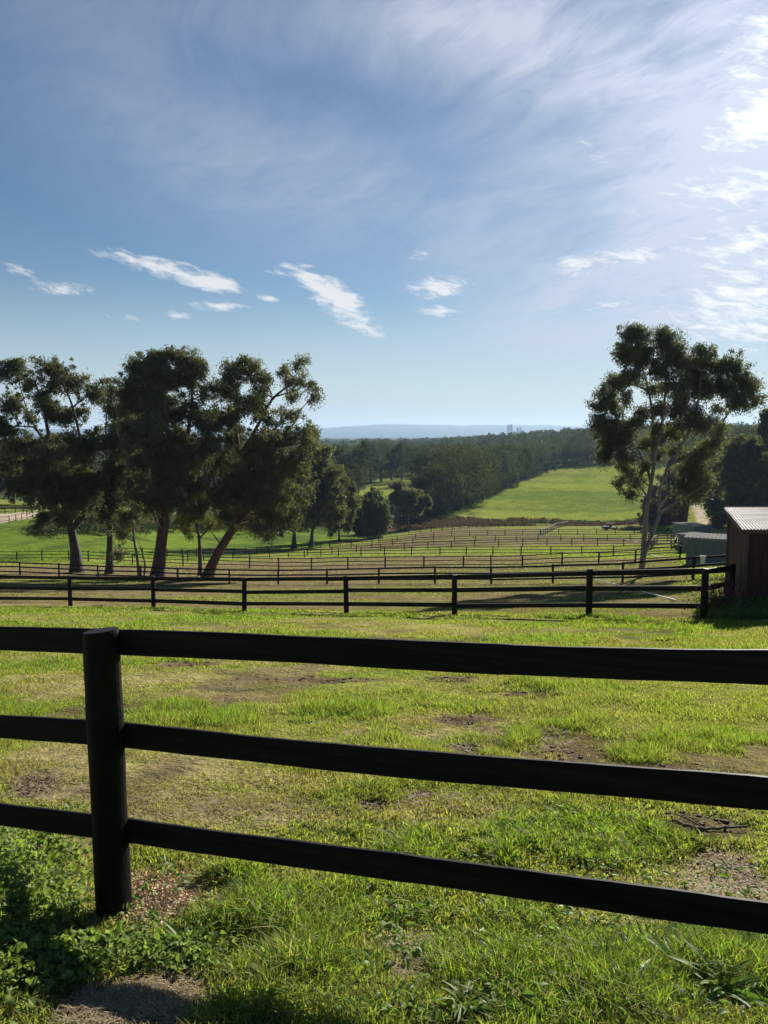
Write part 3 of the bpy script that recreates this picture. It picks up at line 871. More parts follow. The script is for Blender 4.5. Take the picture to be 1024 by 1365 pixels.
# right hand gum
px_tree('gum_tree', 'tall pale trunked gum behind the fence at right with a billowing crown', (853, 770),
        [[(853, 771), (857, 750), (859, 715), (863, 672), (868, 644), (872, 620)],
         [(854, 762, 0, (.18, .18)), (862, 729, -.3), (873, 704, -.3), (879, 687, -.2), (878, 665, 0), (881, 645, 0), (892, 619, 0)],
         [(879, 686, -.2, (.12, .04)), (900, 670, -1), (922, 658, -1.5), (936, 648, -2)], [(881, 676, -.2, (.10, .03)), (894, 656, 1), (905, 640, 1)],
         [(868, 644, 0, (.14, .05)), (862, 618, 0), (846, 594, 0), (828, 570, 0)], [(872, 620, 0, (.16, .05)), (872, 560, .5), (862, 505, .5), (846, 462, .5)], [(872, 612, 0, (.15, .05)), (884, 560, -.5), (888, 510, -.5), (885, 462, -.5)],
         [(892, 619, 0, (.17, .05)), (915, 585, 0), (932, 540, 0), (936, 480, 0)], [(892, 619, 0, (.17, .05)), (928, 602, 1), (955, 575, 1), (975, 545, 1), (986, 515, 1)], [(886, 640, 0, (.10, .03)), (908, 620, -1), (930, 600, -1)],
         [(864, 665, 0, (.07, .02)), (856, 650, -.5), (846, 640, -.5)], [(874, 600, .3, (.09, .03)), (880, 570, 1), (895, 540, 1)], [(868, 650, .3, (.08, .03)), (876, 610, 1.5), (868, 570, 1.8)]],
        [(846, 446, 18, 13, 1.2), (836, 466, 17, 14, 1.2), (852, 478, 14, 14), (884, 448, 13, 12, 1.2), (890, 470, 17, 15, 1.2), (878, 488, 15, 12), (905, 482, 12, 14), (938, 466, 12, 10, 1.1), (930, 486, 17, 13, 1.1), (955, 484, 15, 12, 1.1), (978, 486, 17, 13, 1.2), (995, 510, 17, 13, 1.2), (1004, 528, 10, 12), (985, 535, 14, 12), (968, 512, 16, 14), (940, 515, 20, 16, 1.2), (920, 505, 16, 14), (958, 545, 8, 6, .6),
         (900, 512, 16, 14), (872, 515, 12, 10, .8), (842, 500, 12, 12), (826, 508, 14, 12), (808, 524, 12, 12), (796, 540, 10, 12), (818, 540, 13, 11, .9), (836, 530, 10, 10, .8), (798, 565, 11, 11), (812, 580, 15, 14, 1.2), (832, 582, 14, 13), (806, 600, 14, 13, 1.2), (830, 606, 12, 12), (856, 550, 10, 9, .7), (880, 545, 12, 10, .9), (905, 545, 16, 12), (928, 560, 18, 14), (900, 572, 14, 11, .9), (876, 572, 11, 10, .7), (948, 558, 8, 8, .8),
         (836, 626, 10, 11), (828, 645, 8, 9), (856, 622, 6, 8, .7), (850, 640, 9, 12, .8), (838, 658, 9, 6, .7), (918, 625, 14, 13), (935, 605, 14, 12), (915, 648, 12, 12), (932, 640, 12, 14), (905, 600, 12, 9, .7), (950, 590, 12, 10, .8), (865, 590, 14, 12, .7), (845, 560, 12, 12, .8), (880, 600, 12, 10, .7), (912, 530, 14, 12, .9), (862, 470, 10, 12, .9), (905, 462, 8, 8, .7), (960, 570, 10, 9, .7), (925, 655, 12, 12, .8), (822, 560, 12, 12, .9)],
        M['leaf_c'], M['bark_pale'], .20, None, dens=1.0, sub_px=8, nleaf=150, leafk=.72)

GRP_R = 'trees behind the green shelters at right'
px_tree('oak_tree', 'dark stemmed spreading tree shading the gravel track at right', (912, 699),
        [[(912, 699), (914, 685), (918, 668)], [(918, 670, 0, (.5, .15)), (935, 645), (945, 615)], [(916, 675, 0, (.4, .15)), (900, 650), (895, 630)]],
        [(900, 640, 18, 16, .8), (925, 630, 20, 18), (950, 620, 20, 18), (940, 650, 20, 14), (915, 655, 16, 12), (960, 645, 16, 16), (890, 665, 12, 12, .6), (945, 595, 16, 12), (970, 610, 16, 18), (965, 662, 14, 10)],
        M['leaf_b'], M['bark_dark'], .75, GRP_R, sub_px=7, depth=.7)
px_tree('oak_tree', 'broad dark tree with olive tufts rising above the brown shed roof', (992, 702),
        [[(992, 702), (992, 680), (992, 660)], [(992, 665, 0, (.5, .15)), (975, 635), (965, 605)], [(992, 665, 0, (.5, .15)), (1010, 630), (1015, 600)]],
        [(985, 600, 18, 14), (1010, 595, 18, 14), (970, 625, 18, 18), (1000, 625, 20, 18), (1030, 620, 18, 20), (985, 650, 20, 16), (1015, 650, 20, 16), (975, 668, 16, 12), (1000, 672, 18, 12), (1030, 670, 16, 14), (960, 675, 12, 12), (1045, 640, 16, 24)],
        M['leaf_b'], M['bark_dark'], .7, GRP_R, sub_px=7, depth=.7)
px_tree('oak_tree', 'dark rounded treetop cut by the right edge of the view', (1034, 705),
        [[(1034, 705), (1034, 670), (1034, 620)], [(1034, 640, 0, (.4, .1)), (1028, 590), (1030, 560)]],
        [(1030, 556, 14, 12, 1.2), (1042, 570, 16, 16, 1.2), (1022, 572, 11, 10), (1045, 600, 18, 18), (1060, 640, 18, 24), (1030, 590, 12, 10, .7)],
        M['leaf_a'], M['bark_dark'], .6, GRP_R, Y=150, sub_px=7, depth=.7)
px_tree('bare_tree', 'leafless grey brown thicket behind the pale gum trunk', (880, 700),
        [[(880, 700), (880, 688), (880, 676)], [(880, 690, 0, (.12, .04)), (870, 672), (866, 660)], [(880, 690, 0, (.12, .04)), (893, 672), (896, 658)]],
        [(872, 672, 14, 16, 1.2), (890, 668, 16, 18, 1.2), (866, 688, 10, 10), (902, 684, 10, 12), (884, 690, 14, 9), (882, 655, 12, 10, .8)],
        M['twig'], M['bark_dark'], .25, GRP_R, sub_px=6, depth=.7)
px_tree('bare_tree', 'leafless purple grey tree arching over the track beside the shed roof', (962, 704),
        [[(962, 704), (961, 690), (958, 676)], [(960, 690, 0, (.14, .04)), (950, 672), (944, 662)], [(960, 690, 0, (.14, .04)), (972, 675), (980, 665)]],
        [(955, 676, 10, 10), (966, 682, 10, 14), (948, 668, 8, 8, .7), (976, 685, 9, 13), (958, 692, 8, 8), (984, 690, 8, 10)],
        M['twig'], M['bark_dark'], .2, GRP_R, sub_px=6, depth=.7)


# ------------------------------------------------------------------ valley and far trees (prototypes, then copies)
def proto_tree(name, style, leaf, bark, H0, nleaf=4200):
    """a tree of height 1 built round the origin, scaled by H0"""
    root = empty(name, (0, 0, 0))
    mb = MB()
    tr = H0 * .024
    top = {'round': .40, 'tall': .50, 'wide': .34, 'bushy': .22}[style]
    bend = rng.normal(size=2) * .03 * H0
    trunk = np.array([[0, 0, -.3], [bend[0] * .4, bend[1] * .4, H0 * top * .5], [bend[0], bend[1], H0 * top]])
    mb.tube(trunk, [tr * 1.3, tr, tr * .8], 7)
    sub = []
    nb = {'round': 13, 'tall': 14, 'wide': 14, 'bushy': 14}[style]
    for i in range(nb):
        a = i * 2.4 + rng.random()
        f = (i + .5) / nb
        if style == 'tall':
            z = .30 + .62 * f; r = .22 * math.sin(math.pi * (.25 + .7 * f)) * rng.uniform(.5, 1.2)
        elif style == 'round':
            z = .28 + .60 * f; r = .28 * math.sin(math.pi * (.2 + .75 * f)) * rng.uniform(.6, 1.15)
        elif style == 'wide':
            z = .34 + .52 * f; r = .36 * math.sin(math.pi * (.25 + .65 * f)) * rng.uniform(.5, 1.15)
        else:
            z = .12 + .74 * f; r = .25 * math.sin(math.pi * (.3 + .62 * f)) * rng.uniform(.6, 1.1)
        c = np.array([math.cos(a) * r, math.sin(a) * r, z]) * H0 + np.array([bend[0], bend[1], 0])
        s0 = trunk[1] * (1 - f) + trunk[2] * f
        mb.tube(curve(s0, c, 5), np.linspace(tr * .55, tr * .12, 5), 5, cap=False)
        br = H0 * rng.uniform(.10, .145) * (1.15 if style in ('round', 'bushy') else 1)
        ns = 9
        g = rng.normal(size=(ns, 3))
        g /= np.linalg.norm(g, axis=1)[:, None]
        for w in g * (rng.random(ns) ** .4)[:, None] * br * np.array([1.1, 1.1, .8]):
            sub.append((c + w, br * rng.uniform(.35, .6)))
    mb.build('trunk', bark, root, True)
    crown_mesh('crown', sub, nleaf / len(sub), H0 * .032, H0 * .016, leaf, root, None, .35, .8)
    return root


def copy_thing(root):
    c = root.copy()
    COL.objects.link(c)
    for ch in root.children:
        d = ch.copy()
        COL.objects.link(d)
        d.parent = c
    return c


PROTO = [proto_tree('valley_tree', 'round', M['val_b'], M['bark_dark'], 10), proto_tree('valley_tree', 'tall', M['val_c'], M['bark_pale'], 10), proto_tree('valley_tree', 'wide', M['val_a'], M['bark_dark'], 10),
         proto_tree('valley_tree', 'bushy', M['val_a'], M['bark_dark'], 10), proto_tree('valley_tree', 'round', M['val_c'], M['bark_pale'], 10), proto_tree('valley_tree', 'tall', M['val_a'], M['bark_dark'], 10)]
used = set()
KIND_WORD = ['olive round headed', 'slender grey green', 'dark spreading', 'dark bushy', 'grey green rounded', 'tall dark']
CLUMPS = [
    ('wood beside the green hill field', 'tree edging the wood by the hill field', [
        (552, 258, 9), (563, 260, 15), (577, 266, 19.5), (594, 275, 22), (612, 288, 21), (628, 303, 19), (645, 321, 18), (661, 343, 18), (677, 365, 18), (692, 390, 17), (706, 418, 17), (720, 445, 17), (737, 488, 16), (585, 268, 11), (618, 296, 9), (557, 264, 11)]),
    ('second rank of the wood beside the hill field', 'tree inside the wood by the hill field', [
        (570, 300, 20), (588, 305, 22), (606, 300, 24), (624, 312, 24), (640, 330, 22), (656, 350, 21), (670, 375, 21), (686, 400, 20), (700, 430, 19), (716, 465, 19), (596, 330, 24), (630, 350, 22), (660, 395, 20), (690, 450, 19)]),
    ('trees along the top of the hill field', 'tree along the top of the hill field', [
        (757, 505, 15), (771, 512, 15), (786, 512, 14), (800, 515, 13), (815, 510, 12), (830, 512, 12), (845, 512, 13), (862, 515, 13), (880, 510, 14), (900, 505, 14), (745, 530, 18), (765, 545, 18), (785, 550, 18), (805, 560, 17)]),
    ('trees round the small far paddock', 'tree by the small far paddock', [
        (437, 330, 16), (452, 345, 20), (466, 352, 22), (480, 358, 21), (494, 380, 22), (508, 395, 22), (522, 405, 21), (536, 405, 21), (550, 392, 20), (563, 372, 20), (478, 322, 12), (464, 326, 11), (425, 340, 18)]),
    ('dark trees beyond the gravel road at left', 'dark tree beyond the sandy road', [
        (-30, 210, 13), (-8, 205, 12), (14, 212, 11), (36, 208, 12), (58, 214, 12), (80, 206, 11), (102, 212, 12), (124, 208, 11), (148, 215, 12), (172, 210, 11), (196, 215, 12), (225, 222, 11), (255, 228, 12), (285, 232, 12), (315, 238, 12), (345, 240, 13), (372, 245, 12)]),
    ('grey trees rising behind the track at right', 'hazy tree behind the gravel track', [
        (925, 330, 24), (945, 345, 30), (962, 340, 31), (980, 330, 30), (1000, 335, 28), (1020, 320, 30), (1042, 310, 30), (910, 360, 20), (935, 300, 14), (1062, 300, 28)]),
]
nth = 0
for grp, desc, lst in CLUMPS:
    ORD = 'first second third fourth fifth sixth seventh eighth ninth tenth eleventh twelfth thirteenth fourteenth fifteenth sixteenth seventeenth'.split()
    order = sorted(p[0] for p in lst)
    for px, Y, h in lst:
        if 'dark tree' in desc: h *= 1.25
        k = int(rng.integers(0, 6))
        if 'dark tree' in desc: k = (2, 3, 5)[k % 3]
        if k not in used:
            o = PROTO[k]; used.add(k)
        else:
            o = copy_thing(PROTO[k])
        o.location = ground(px, Y) - np.array([0, 0, .1])
        o.rotation_euler = (0, 0, rng.random() * 6.28)
        sc = h / 9.6
        o.scale = (sc * rng.uniform(.9, 1.15), sc * rng.uniform(.9, 1.15), sc)
        kw = 'dark' if 'dark tree' in desc else KIND_WORD[k]
        lab = (KIND_WORD[k] + ' ' + desc).replace('dark spreading dark', 'spreading dark').replace('dark bushy dark', 'bushy dark').replace('tall dark dark', 'tall dark')
        tag(o, lab + ', ' + ORD[order.index(px)] + ' from the left', 'tree', grp)
for k in range(6):
    if k not in used:
        for ch in list(PROTO[k].children): bpy.data.objects.remove(ch)
        bpy.data.objects.remove(PROTO[k])

# the far-off wood: one mass
n = 7000
Yf = np.exp(rng.uniform(np.log(430), np.log(3200), n))
uf = rng.uniform(-.8, .8, n)
xf = uf * Yf
fld = inside(Z_F, xf, Yf) | inside(Z_S, xf, Yf)
for dx in (-12, 12):
    fld |= inside(Z_F, xf + dx, Yf) | inside(Z_F, xf, Yf + dx)
gap = (vnoise(xf * .004, Yf * .004, 77) < .12) & (Yf > 1100)
keep = ~(fld | gap)
xf, Yf = xf[keep], Yf[keep]
zf = H(xf, Yf)
hf = rng.uniform(9, 17, len(xf))
Vs, Fs, Ts, vo = [], [], [], 0
for i in range(len(xf)):
    nk = 230 if Yf[i] < 800 else (120 if Yf[i] < 1500 else 60)
    L = hf[i] * (.11 if Yf[i] < 800 else .15 if Yf[i] < 1500 else .2)
    nb = 6
    bc = rng.normal(size=(nb, 3)) * np.array([.19, .19, .08]) * hf[i] + np.array([0, 0, hf[i] * .62])
    w = rng.integers(0, nb, nk)
    g = rng.normal(size=(nk, 3))
    g /= np.linalg.norm(g, axis=1)[:, None]
    c = bc[w] + g * (rng.random(nk) ** .5)[:, None] * np.array([.20, .20, .15]) * hf[i]
    c[: nk // 6] = np.array([0, 0, hf[i] * .25]) + rng.normal(size=(nk // 6, 3)) * np.array([.16, .16, .15]) * hf[i]
    V, Fc = cards(c + np.array([xf[i], Yf[i], zf[i]]), L, L * .55, .15)
    Vs.append(V); Fs.append(Fc + vo); vo += len(V)
    Ts.append(np.repeat(np.clip(rng.random() ** 1.3 * .85 + rng.random(nk) * .25, 0, 1), 4))
o = make('forest', np.concatenate(Vs), np.concatenate(Fs), M['forest'], attrs={'tint': np.concatenate(Ts)})
tag(o, 'hazy grey green wooded country rolling away to the mountains', 'forest', kind='stuff')


# bracken and scrub in the valley bottom
def scrub(name, pts, mat, rad, hgt, nleaf, L, W, label, cat='scrub'):
    Vs, Fs, Ts, vo = [], [], [], 0
    for (x, y), r, h in zip(pts, rad, hgt):
        z = float(H(x, y))
        g = rng.normal(size=(nleaf, 3)) * np.array([r, r, h * .3]) * .5 + np.array([x, y, z + h * .4])
        g[:, 2] = np.maximum(g[:, 2], z)
        V, Fc = cards(g, L, W, .0)
        Vs.append(V); Fs.append(Fc + vo); vo += len(V)
        Ts.append(np.repeat(np.clip(rng.random() * .6 + rng.random(nleaf) * .4, 0, 1), 4))
    o = make(name, np.concatenate(Vs), np.concatenate(Fs), mat, attrs={'tint': np.concatenate(Ts)})
    return tag(o, label, cat, kind='stuff')


pts = []
while len(pts) < 330:
    p = (rng.uniform(5, 85), rng.uniform(225, 275))
    if inside(Z_BR, np.array([p[0]]), np.array([p[1]]))[0]:
        pts.append(p)
scrub('bracken', pts, M['bracken'], rng.uniform(1.2, 2.6, 330), rng.uniform(.6, 1.5, 330), 60, .7, .28, 'dead brown bracken along the valley bottom below the hill field')
ed = [np.array(P(x, y, 10))[:2] for x, y in [(0, 0)]]
pts = []
for (a, b2, n) in [((545, 699), (735, 626), 90), ((640, 694), (860, 693), 90), ((740, 626), (850, 620), 30)]:
    A, B = hit(*a), hit(*b2)
    for t in rng.random(n):
        q = A * (1 - t) + B * t + rng.normal(size=3) * 1.6
        pts.append((q[0], q[1]))
scrub('undergrowth', pts, M['forest'], np.where(np.arange(len(pts)) < 210, 1, .45) * rng.uniform(.6, 2.0, len(pts)), np.where(np.arange(len(pts)) < 210, 1, .5) * rng.uniform(.5, 1.8, len(pts)), 55, .5, .25, 'rough scrub along the edges and old fence lines of the hill field')
pts = []
for t in rng.random(420):
    q = hit(60 + t * 425, 704 - 6 * t + rng.normal() * 4.5)
    pts.append((q[0], q[1]))
scrub('shrubbery', pts, M['val_a'], rng.uniform(1.2, 3.4, len(pts)), rng.uniform(1.2, 5.0, len(pts)), 130, .6, .28, 'dark shrubs in the bright paddock behind the left clump of gums')


# ------------------------------------------------------------------ fences
def post_mesh(h, r, n=10):
    mb = MB()
    a = np.arange(n) / n * 2 * math.pi
    ring = lambda rr, z, sl=0: np.stack([np.cos(a) * rr, np.sin(a) * rr, z + np.cos(a) * sl], 1)
    V = np.concatenate([ring(r * 1.03, -.3), ring(r, h * .5), ring(r * .98, h - .012, .012), ring(r * .88, h, .012), [[0, 0, h + .004]]])
    f = [[k * n + i, k * n + (i + 1) % n, (k + 1) * n + (i + 1) % n, (k + 1) * n + i] for k in range(3) for i in range(n)]
    mb.add(V, f)
    mb.f.setdefault(3, []).append(np.array([[3 * n + i, 3 * n + (i + 1) % n, 4 * n] for i in range(n)]))
    return mb


def fence(name, label, posts, hgt=1.25, r=.075, rails=(.30, .74, 1.15), rw=.04, rh=.10, mat=None, group=None, side=1.0, cap=None, per_bay=True):
    posts = [np.asarray(p, float) for p in posts]
    mid = posts[len(posts) // 2]
    root = empty(name, mid, label, 'fence', group)
    mat = mat or M['fence']
    pm = post_mesh(hgt, r, 10 if r > .06 and mid[1] < 60 else 6)
    first = None
    for i, p in enumerate(posts):
        if first is None:
            o = pm.build('post', mat, root)
            first = o
        else:
            o = first.copy()
            COL.objects.link(o)
        o.location = p - mid
        o.scale = (1, 1, rng.uniform(.97, 1.03))
        o.rotation_euler = (rng.normal() * .012, rng.normal() * .012, rng.random() * 6)
        if cap:
            cm = MB(); cm.box((0, 0, hgt + .04), (r * 1.3, r * 1.3, .06))
            cm.build('post_cap', cap, o)
    for z in rails:
        if per_bay:
            for a, b in zip(posts[:-1], posts[1:]):
                d = b - a
                nrm = np.array([-d[1], d[0], 0]); nrm /= np.linalg.norm(nrm)
                if nrm[1] < 0: nrm = -nrm
                off = nrm * (r * .75) * side + np.array([0, 0, z])
                mb = MB()
                j = rng.normal(size=2) * .012
                ua = (d / np.linalg.norm(d)) * .006
                mb.beam(a + off - mid + ua + [0, 0, j[0]], b + off - mid - ua + [0, 0, j[1]], rw, rh * rng.uniform(.94, 1.06))
                mb.build('rail', mat, root)
        else:
            mb = MB()
            for a, b in zip(posts[:-1], posts[1:]):
                j = rng.normal(size=2) * .015
                mb.beam(a - mid + [0, 0, z + j[0]], b - mid + [0, 0, z + j[1]], rw, rh)
            mb.build('rail', mat, root)
    return root


def line_posts(pts, step=4.1, world=False):
    """posts every step metres along a ground line"""
    w = np.array([hit(*p) for p in pts]) if not world else np.asarray(pts, float)
    seg = np.linalg.norm(np.diff(w[:, :2], axis=0), axis=1)
    L = np.concatenate([[0], np.cumsum(seg)])
    n = max(1, int(round(L[-1] / step)))
    s = np.linspace(0, L[-1], n + 1)
    x, y = np.interp(s, L, w[:, 0]), np.interp(s, L, w[:, 1])
    return list(np.stack([x, y, H(x, y)], 1))


# foreground fence, measured
A0 = np.array([-1.222, 3.28, 0.0])
dirn = np.array([2.48, -.89, 0.0])
dirn /= np.linalg.norm(dirn)
nrm = np.array([-dirn[1], dirn[0], 0])
if nrm[1] < 0: nrm = -nrm
root = empty('paddock_fence', A0 + [0, 0, -2.13], 'black three rail fence running right across the foreground', 'fence')
org = A0 + np.array([0, 0, -2.13])


def big_post(at, top, r, name='post'):
    mb = MB()
    n = 28
    a = np.arange(n) / n * 2 * math.pi
    V = []
    hh = top[2] - at[2]
    zs = np.concatenate([np.linspace(-.3, hh - .02, 14), [hh - .004]])
    for z in zs:
        t = z / hh
        c = at + (top - at) * t
        rr = r * (1 + .02 * math.sin(z * 9) + .012 * math.sin(z * 23))
        rr = rr * (.965 if z > hh - .01 else 1)
        wob = 1 + .018 * np.sin(3 * a + z * 2) + .012 * np.sin(7 * a + 1 + z)
        zz = z + ((-np.sin(a) * .005 + np.cos(a) * .008) if z > hh - .05 else 0)
        V.append(np.stack([c[0] + np.cos(a) * rr * wob, c[1] + np.sin(a) * rr * wob, at[2] + zz + 0 * a], 1))
    nz = len(zs)
    V = np.concatenate(V + [top[None] + [[0, 0, -.002]]])
    f = [[k * n + i, k * n + (i + 1) % n, (k + 1) * n + (i + 1) % n, (k + 1) * n + i] for k in range(nz - 1) for i in range(n)]
    mb.add(V - org, f)
    mb.f[3] = [np.array([[(nz - 1) * n + i, (nz - 1) * n + (i + 1) % n, nz * n] for i in range(n)])]
    return mb.build(name, M['black_rail'], root)


pb = org.copy()
pt = np.array([-1.226, 3.262, -.842])
big_post(pb, pt, .077)
for sgn in (-1, 1):
    b2 = pb + dirn * 3.9 * sgn
    b2[2] = float(H(b2[0], b2[1]))
    t2 = b2 + np.array([0, 0, 1.29])
    big_post(b2, t2, .077)
rail_z = {0: (-.911, .0645), 1: (-1.335, .0625), 2: (-1.771, .0665)}
for k, (z, rise) in rail_z.items():
    for sgn in (-1, 1):
        L = 3.87
        m_ = 60
        t = np.linspace(.045, L, m_)
        ce = A0 + dirn * (t * sgn)[:, None] + nrm * .035
        ce[:, 2] = z + rise * t * sgn
        # board section with softened edges and a slightly sawn face
        hw, hh = .012, .056
        sec = np.array([[-hw, -hh + .006], [-hw + .006, -hh], [hw - .006, -hh], [hw, -hh + .006], [hw, hh - .006], [hw - .006, hh], [-hw + .006, hh], [-hw, hh - .006]])
        V = []
        for i in range(m_):
            e = 1 + .022 * math.sin(i * .35 + k) + .014 * math.sin(i * .83 + 2 * k) + rng.normal() * .010
            V.append(ce[i] + np.outer(sec[:, 0], nrm) + np.outer(sec[:, 1] * e, [0, 0, 1]) + [0, 0, -.012 * math.sin(math.pi * i / (m_ - 1)) + .004 * math.sin(i * .16 + k * 2)])
        V = np.concatenate(V)
        f = [[i * 8 + j, i * 8 + (j + 1) % 8, (i + 1) * 8 + (j + 1) % 8, (i + 1) * 8 + j] for i in range(m_ - 1) for j in range(8)]
        mb = MB()
        mb.add(V - org, f)
        mb.f[8] = [np.array([list(range(8))[::-1], [(m_ - 1) * 8 + j for j in range(8)]])]
        mb.build('rail', M['rail_grain'], root)

px1 = [(-150, 803), (-14, 806), (94, 808), (205, 811), (326, 815.5), (462, 816.5), (606, 818.5), (785, 820.5), (938, 825), (974, 815)]
fence('paddock_fence', 'dark three rail fence at the foot of the green slope ending at the brown shed', [hit(*p) for p in px1], 1.25, .085, (.28, .73, 1.15), .045, .13)
px2 = [(-130, 762), (-75, 763.5), (-24, 765), (27, 766.5), (79, 769), (131, 771.5), (188, 773), (237, 776), (306, 778), (371, 779), (436, 779), (505, 778), (580, 778), (655, 778.5), (737, 777.5), (830, 776.5), (924, 772.5), (1010, 768)]
fence('paddock_fence', 'second fence down the slope passing behind the trunks of the left gums', [hit(*p) for p in px2], 1.25, .08, (.32, .74, 1.16), .045, .12)
FGRP = 'fences dividing the lower paddocks'
far = [
    ('third fence down the slope bounding the brown paddock', [(118, 748), (152, 750), (184, 752), (223, 754), (262, 755.5), (303, 756.5), (347, 758), (388, 759.5), (432, 758.5), (478, 757.5), (526, 757.5), (577, 757.5), (627, 756.5), (680, 758), (736, 754.5), (795, 753.5), (853, 751), (906, 748)], 0),
    ('fence along the near side of the bright green paddock at far left', [(-80, 746), (-20, 747), (17, 747.5), (56, 747), (93, 746.5), (118, 748)], 0),
    ('fence crossing the middle of the valley just above the brown strip', [(250, 748), (320, 745.5), (385, 743), (452, 742), (522, 741), (597, 740), (678, 740.5), (764, 740.5), (838, 740), (908, 737)], 0),
    ('fence rising to the right in front of the pale green strip', [(410, 740), (500, 735), (593, 731), (687, 728), (754, 727.5), (827, 727.5), (905, 726.5)], 0),
    ('fence line just beyond the pale green strip', [(440, 733), (537, 726), (622, 722.5), (700, 721.5), (777, 721), (836, 721), (890, 720.5)], 0),
    ('thin fence beyond the central brown paddock', [(505, 724), (580, 717), (654, 714), (720, 713), (795, 712.5), (847, 712), (890, 711.5)], 0),
    ('farthest fence below the bracken and the hill field', [(545, 712), (600, 707), (680, 702.5), (774, 700.5), (850, 699.5), (893, 699)], 0),
    ('fence curving behind the second rank of trees at left', [(150, 742), (215, 743), (290, 741), (345, 738), (400, 733.5), (440, 728), (480, 723.5), (510, 719.5)], 0),
]
for lab, pts, _ in far:
    fence('paddock_fence', lab, line_posts(pts), 1.3, .08, (.36, .78, 1.2), .04, .085, per_bay=False)
fence('paddock_fence', 'short fence with white topped posts running away between two far paddocks', line_posts([(721, 713.5), (735, 708), (757, 699.8)], 4.4), 1.3, .09, (.4, .8, 1.2), .05, .11, cap=M['white_paint'], per_bay=False)
fence('paddock_fence', 'small square pen of dark rails left of the green shelters', line_posts([(868, 733), (899, 732.5), (902, 724), (874, 724), (868, 733)], 3.2), 1.35, .085, (.35, .8, 1.25), .06, .13, per_bay=False)
fence('paddock_fence', 'weathered post and rail fence beside the sandy road at far left', line_posts([(-70, 700), (-2, 698.5), (12, 697), (26, 694.5), (40, 692), (62, 690)], 2.4), 1.5, .09, (.5, 1.35), .06, .12, mat=M['pine_post'], per_bay=False)
fence('paddock_fence', 'dark rail fence on the far side of the sandy road', line_posts([(-70, 690), (0, 685.5), (20, 684), (58, 681.5), (100, 681)], 3.0), 1.4, .09, (.5, 1.3), .06, .14, per_bay=False)


# white electric tapes lying down the paddocks
def tape(px_a, px_b, label, w, lift=(0, 0)):
    a, b = hit(*px_a), hit(*px_b)
    n = 24
    t = np.linspace(0, 1, n)[:, None]
    p = a * (1 - t) + b * t
    p[:, 2] = np.maximum(H(p[:, 0], p[:, 1]) + .05, p[:, 2] + .05)
    mb = MB()
    mb.tube(p, w, 6)
    c = p[n // 2]
    o = mb.build('rope', M['white_paint'], None, True, loc=c)
    tag(o, label, 'rope')


tape((787, 771), (901, 802), 'long white rope seen between the fence rails in front of the pale gum', .022)
tape((828, 718), (850, 723.5), 'short far white rope on the green left of the pale gum', .05)
tape((862, 738), (887, 745.5), 'white rope on the grass just right of the pale gum trunk', .035)


# ------------------------------------------------------------------ sheds
def shelter(base_l, base_r, depth, hf, hb, label, seed):
    a, b = hit(*base_l), hit(*base_r)
    b = a + (b - a)
    root = empty('horse_shelter', a, label, 'shed', 'green metal horse shelters')
    d = b - a
    d[2] = 0
    W = np.linalg.norm(d)
    u = d / W
    v = np.array([-u[1], u[0], 0])
    if v[1] < 0: v = -v
    Wd = W
    mk = MB()
    # ribbed walls: front, left, right
    def wall(p0, p1, h0, h1, out):
        L = np.linalg.norm(p1 - p0)
        n = max(8, int(L / .1))
        t = np.linspace(0, 1, n + 1)
        rib = (np.arange(n + 1) % 3 == 0) * .02
        base = p0 + (p1 - p0) * t[:, None] + out * rib[:, None]
        top = base.copy()
        base[:, 2] = -.4
        top[:, 2] = h0 + (h1 - h0) * t
        q = np.arange(n)
        mk.add(np.concatenate([base, top]), np.stack([q, q + 1, q + n + 2, q + n + 1], 1))
    o0 = np.zeros(3)
    wall(o0, u * Wd, hf, hf, -v)
    wall(v * depth, o0, hb, hf, -u)
    wall(u * Wd, u * Wd + v * depth, hf, hb, u)
    wall(u * Wd + v * depth, v * depth, hb, hb, v)
    mk.build('wall', M['green_wall'], root)
    # corrugated roof with overhang
    n, m_ = 60, 2
    t = np.linspace(-.18, Wd + .18, n)
    wv = .02 * np.sin(np.arange(n) * 1.57)
    V = []
    for s, hz in ((-.25, hf - (hb - hf) / depth * .25), (depth + .2, hb + (hb - hf) / depth * .2)):
        V.append(u * t[:, None] + v * s + np.stack([0 * t, 0 * t, hz + .06 + wv], 1))
    for s, hz in ((-.25, hf - (hb - hf) / depth * .25), (depth + .2, hb + (hb - hf) / depth * .2)):
        V.append(u * t[:, None] + v * s + np.stack([0 * t, 0 * t, hz + .02 + wv], 1))
    q = np.arange(n - 1)
    rf = MB()
    rf.add(np.concatenate(V), np.concatenate([np.stack([q, q + 1, q + n + 1, q + n], 1), np.stack([q + 2 * n, q + 3 * n, q + 3 * n + 1, q + 2 * n + 1], 1), np.stack([q, q + 2 * n, q + 2 * n + 1, q + 1], 1)]))
    rf.build('roof', M['zinc'], root)
    fa = MB()
    fa.beam(u * -.18 + v * -.27 + [0, 0, hf - .02], u * (Wd + .18) + v * -.27 + [0, 0, hf - .02], .02, .14)
    fa.build('fascia', M['zinc'], root)
    return root


shelter((914, 753.5), (985, 750), 3.2, 2.05, 2.0, 'nearest and largest green metal shelter with a pale roof beside the brown shed', 1)
shelter((903.5, 736.5), (945, 735), 3.4, 2.35, 2.3, 'middle green metal shelter mostly hidden behind the largest one', 2)
shelter((897, 714), (925, 713.5), 3.6, 2.5, 2.5, 'farthest and smallest green metal shelter at the end of the fences', 3)

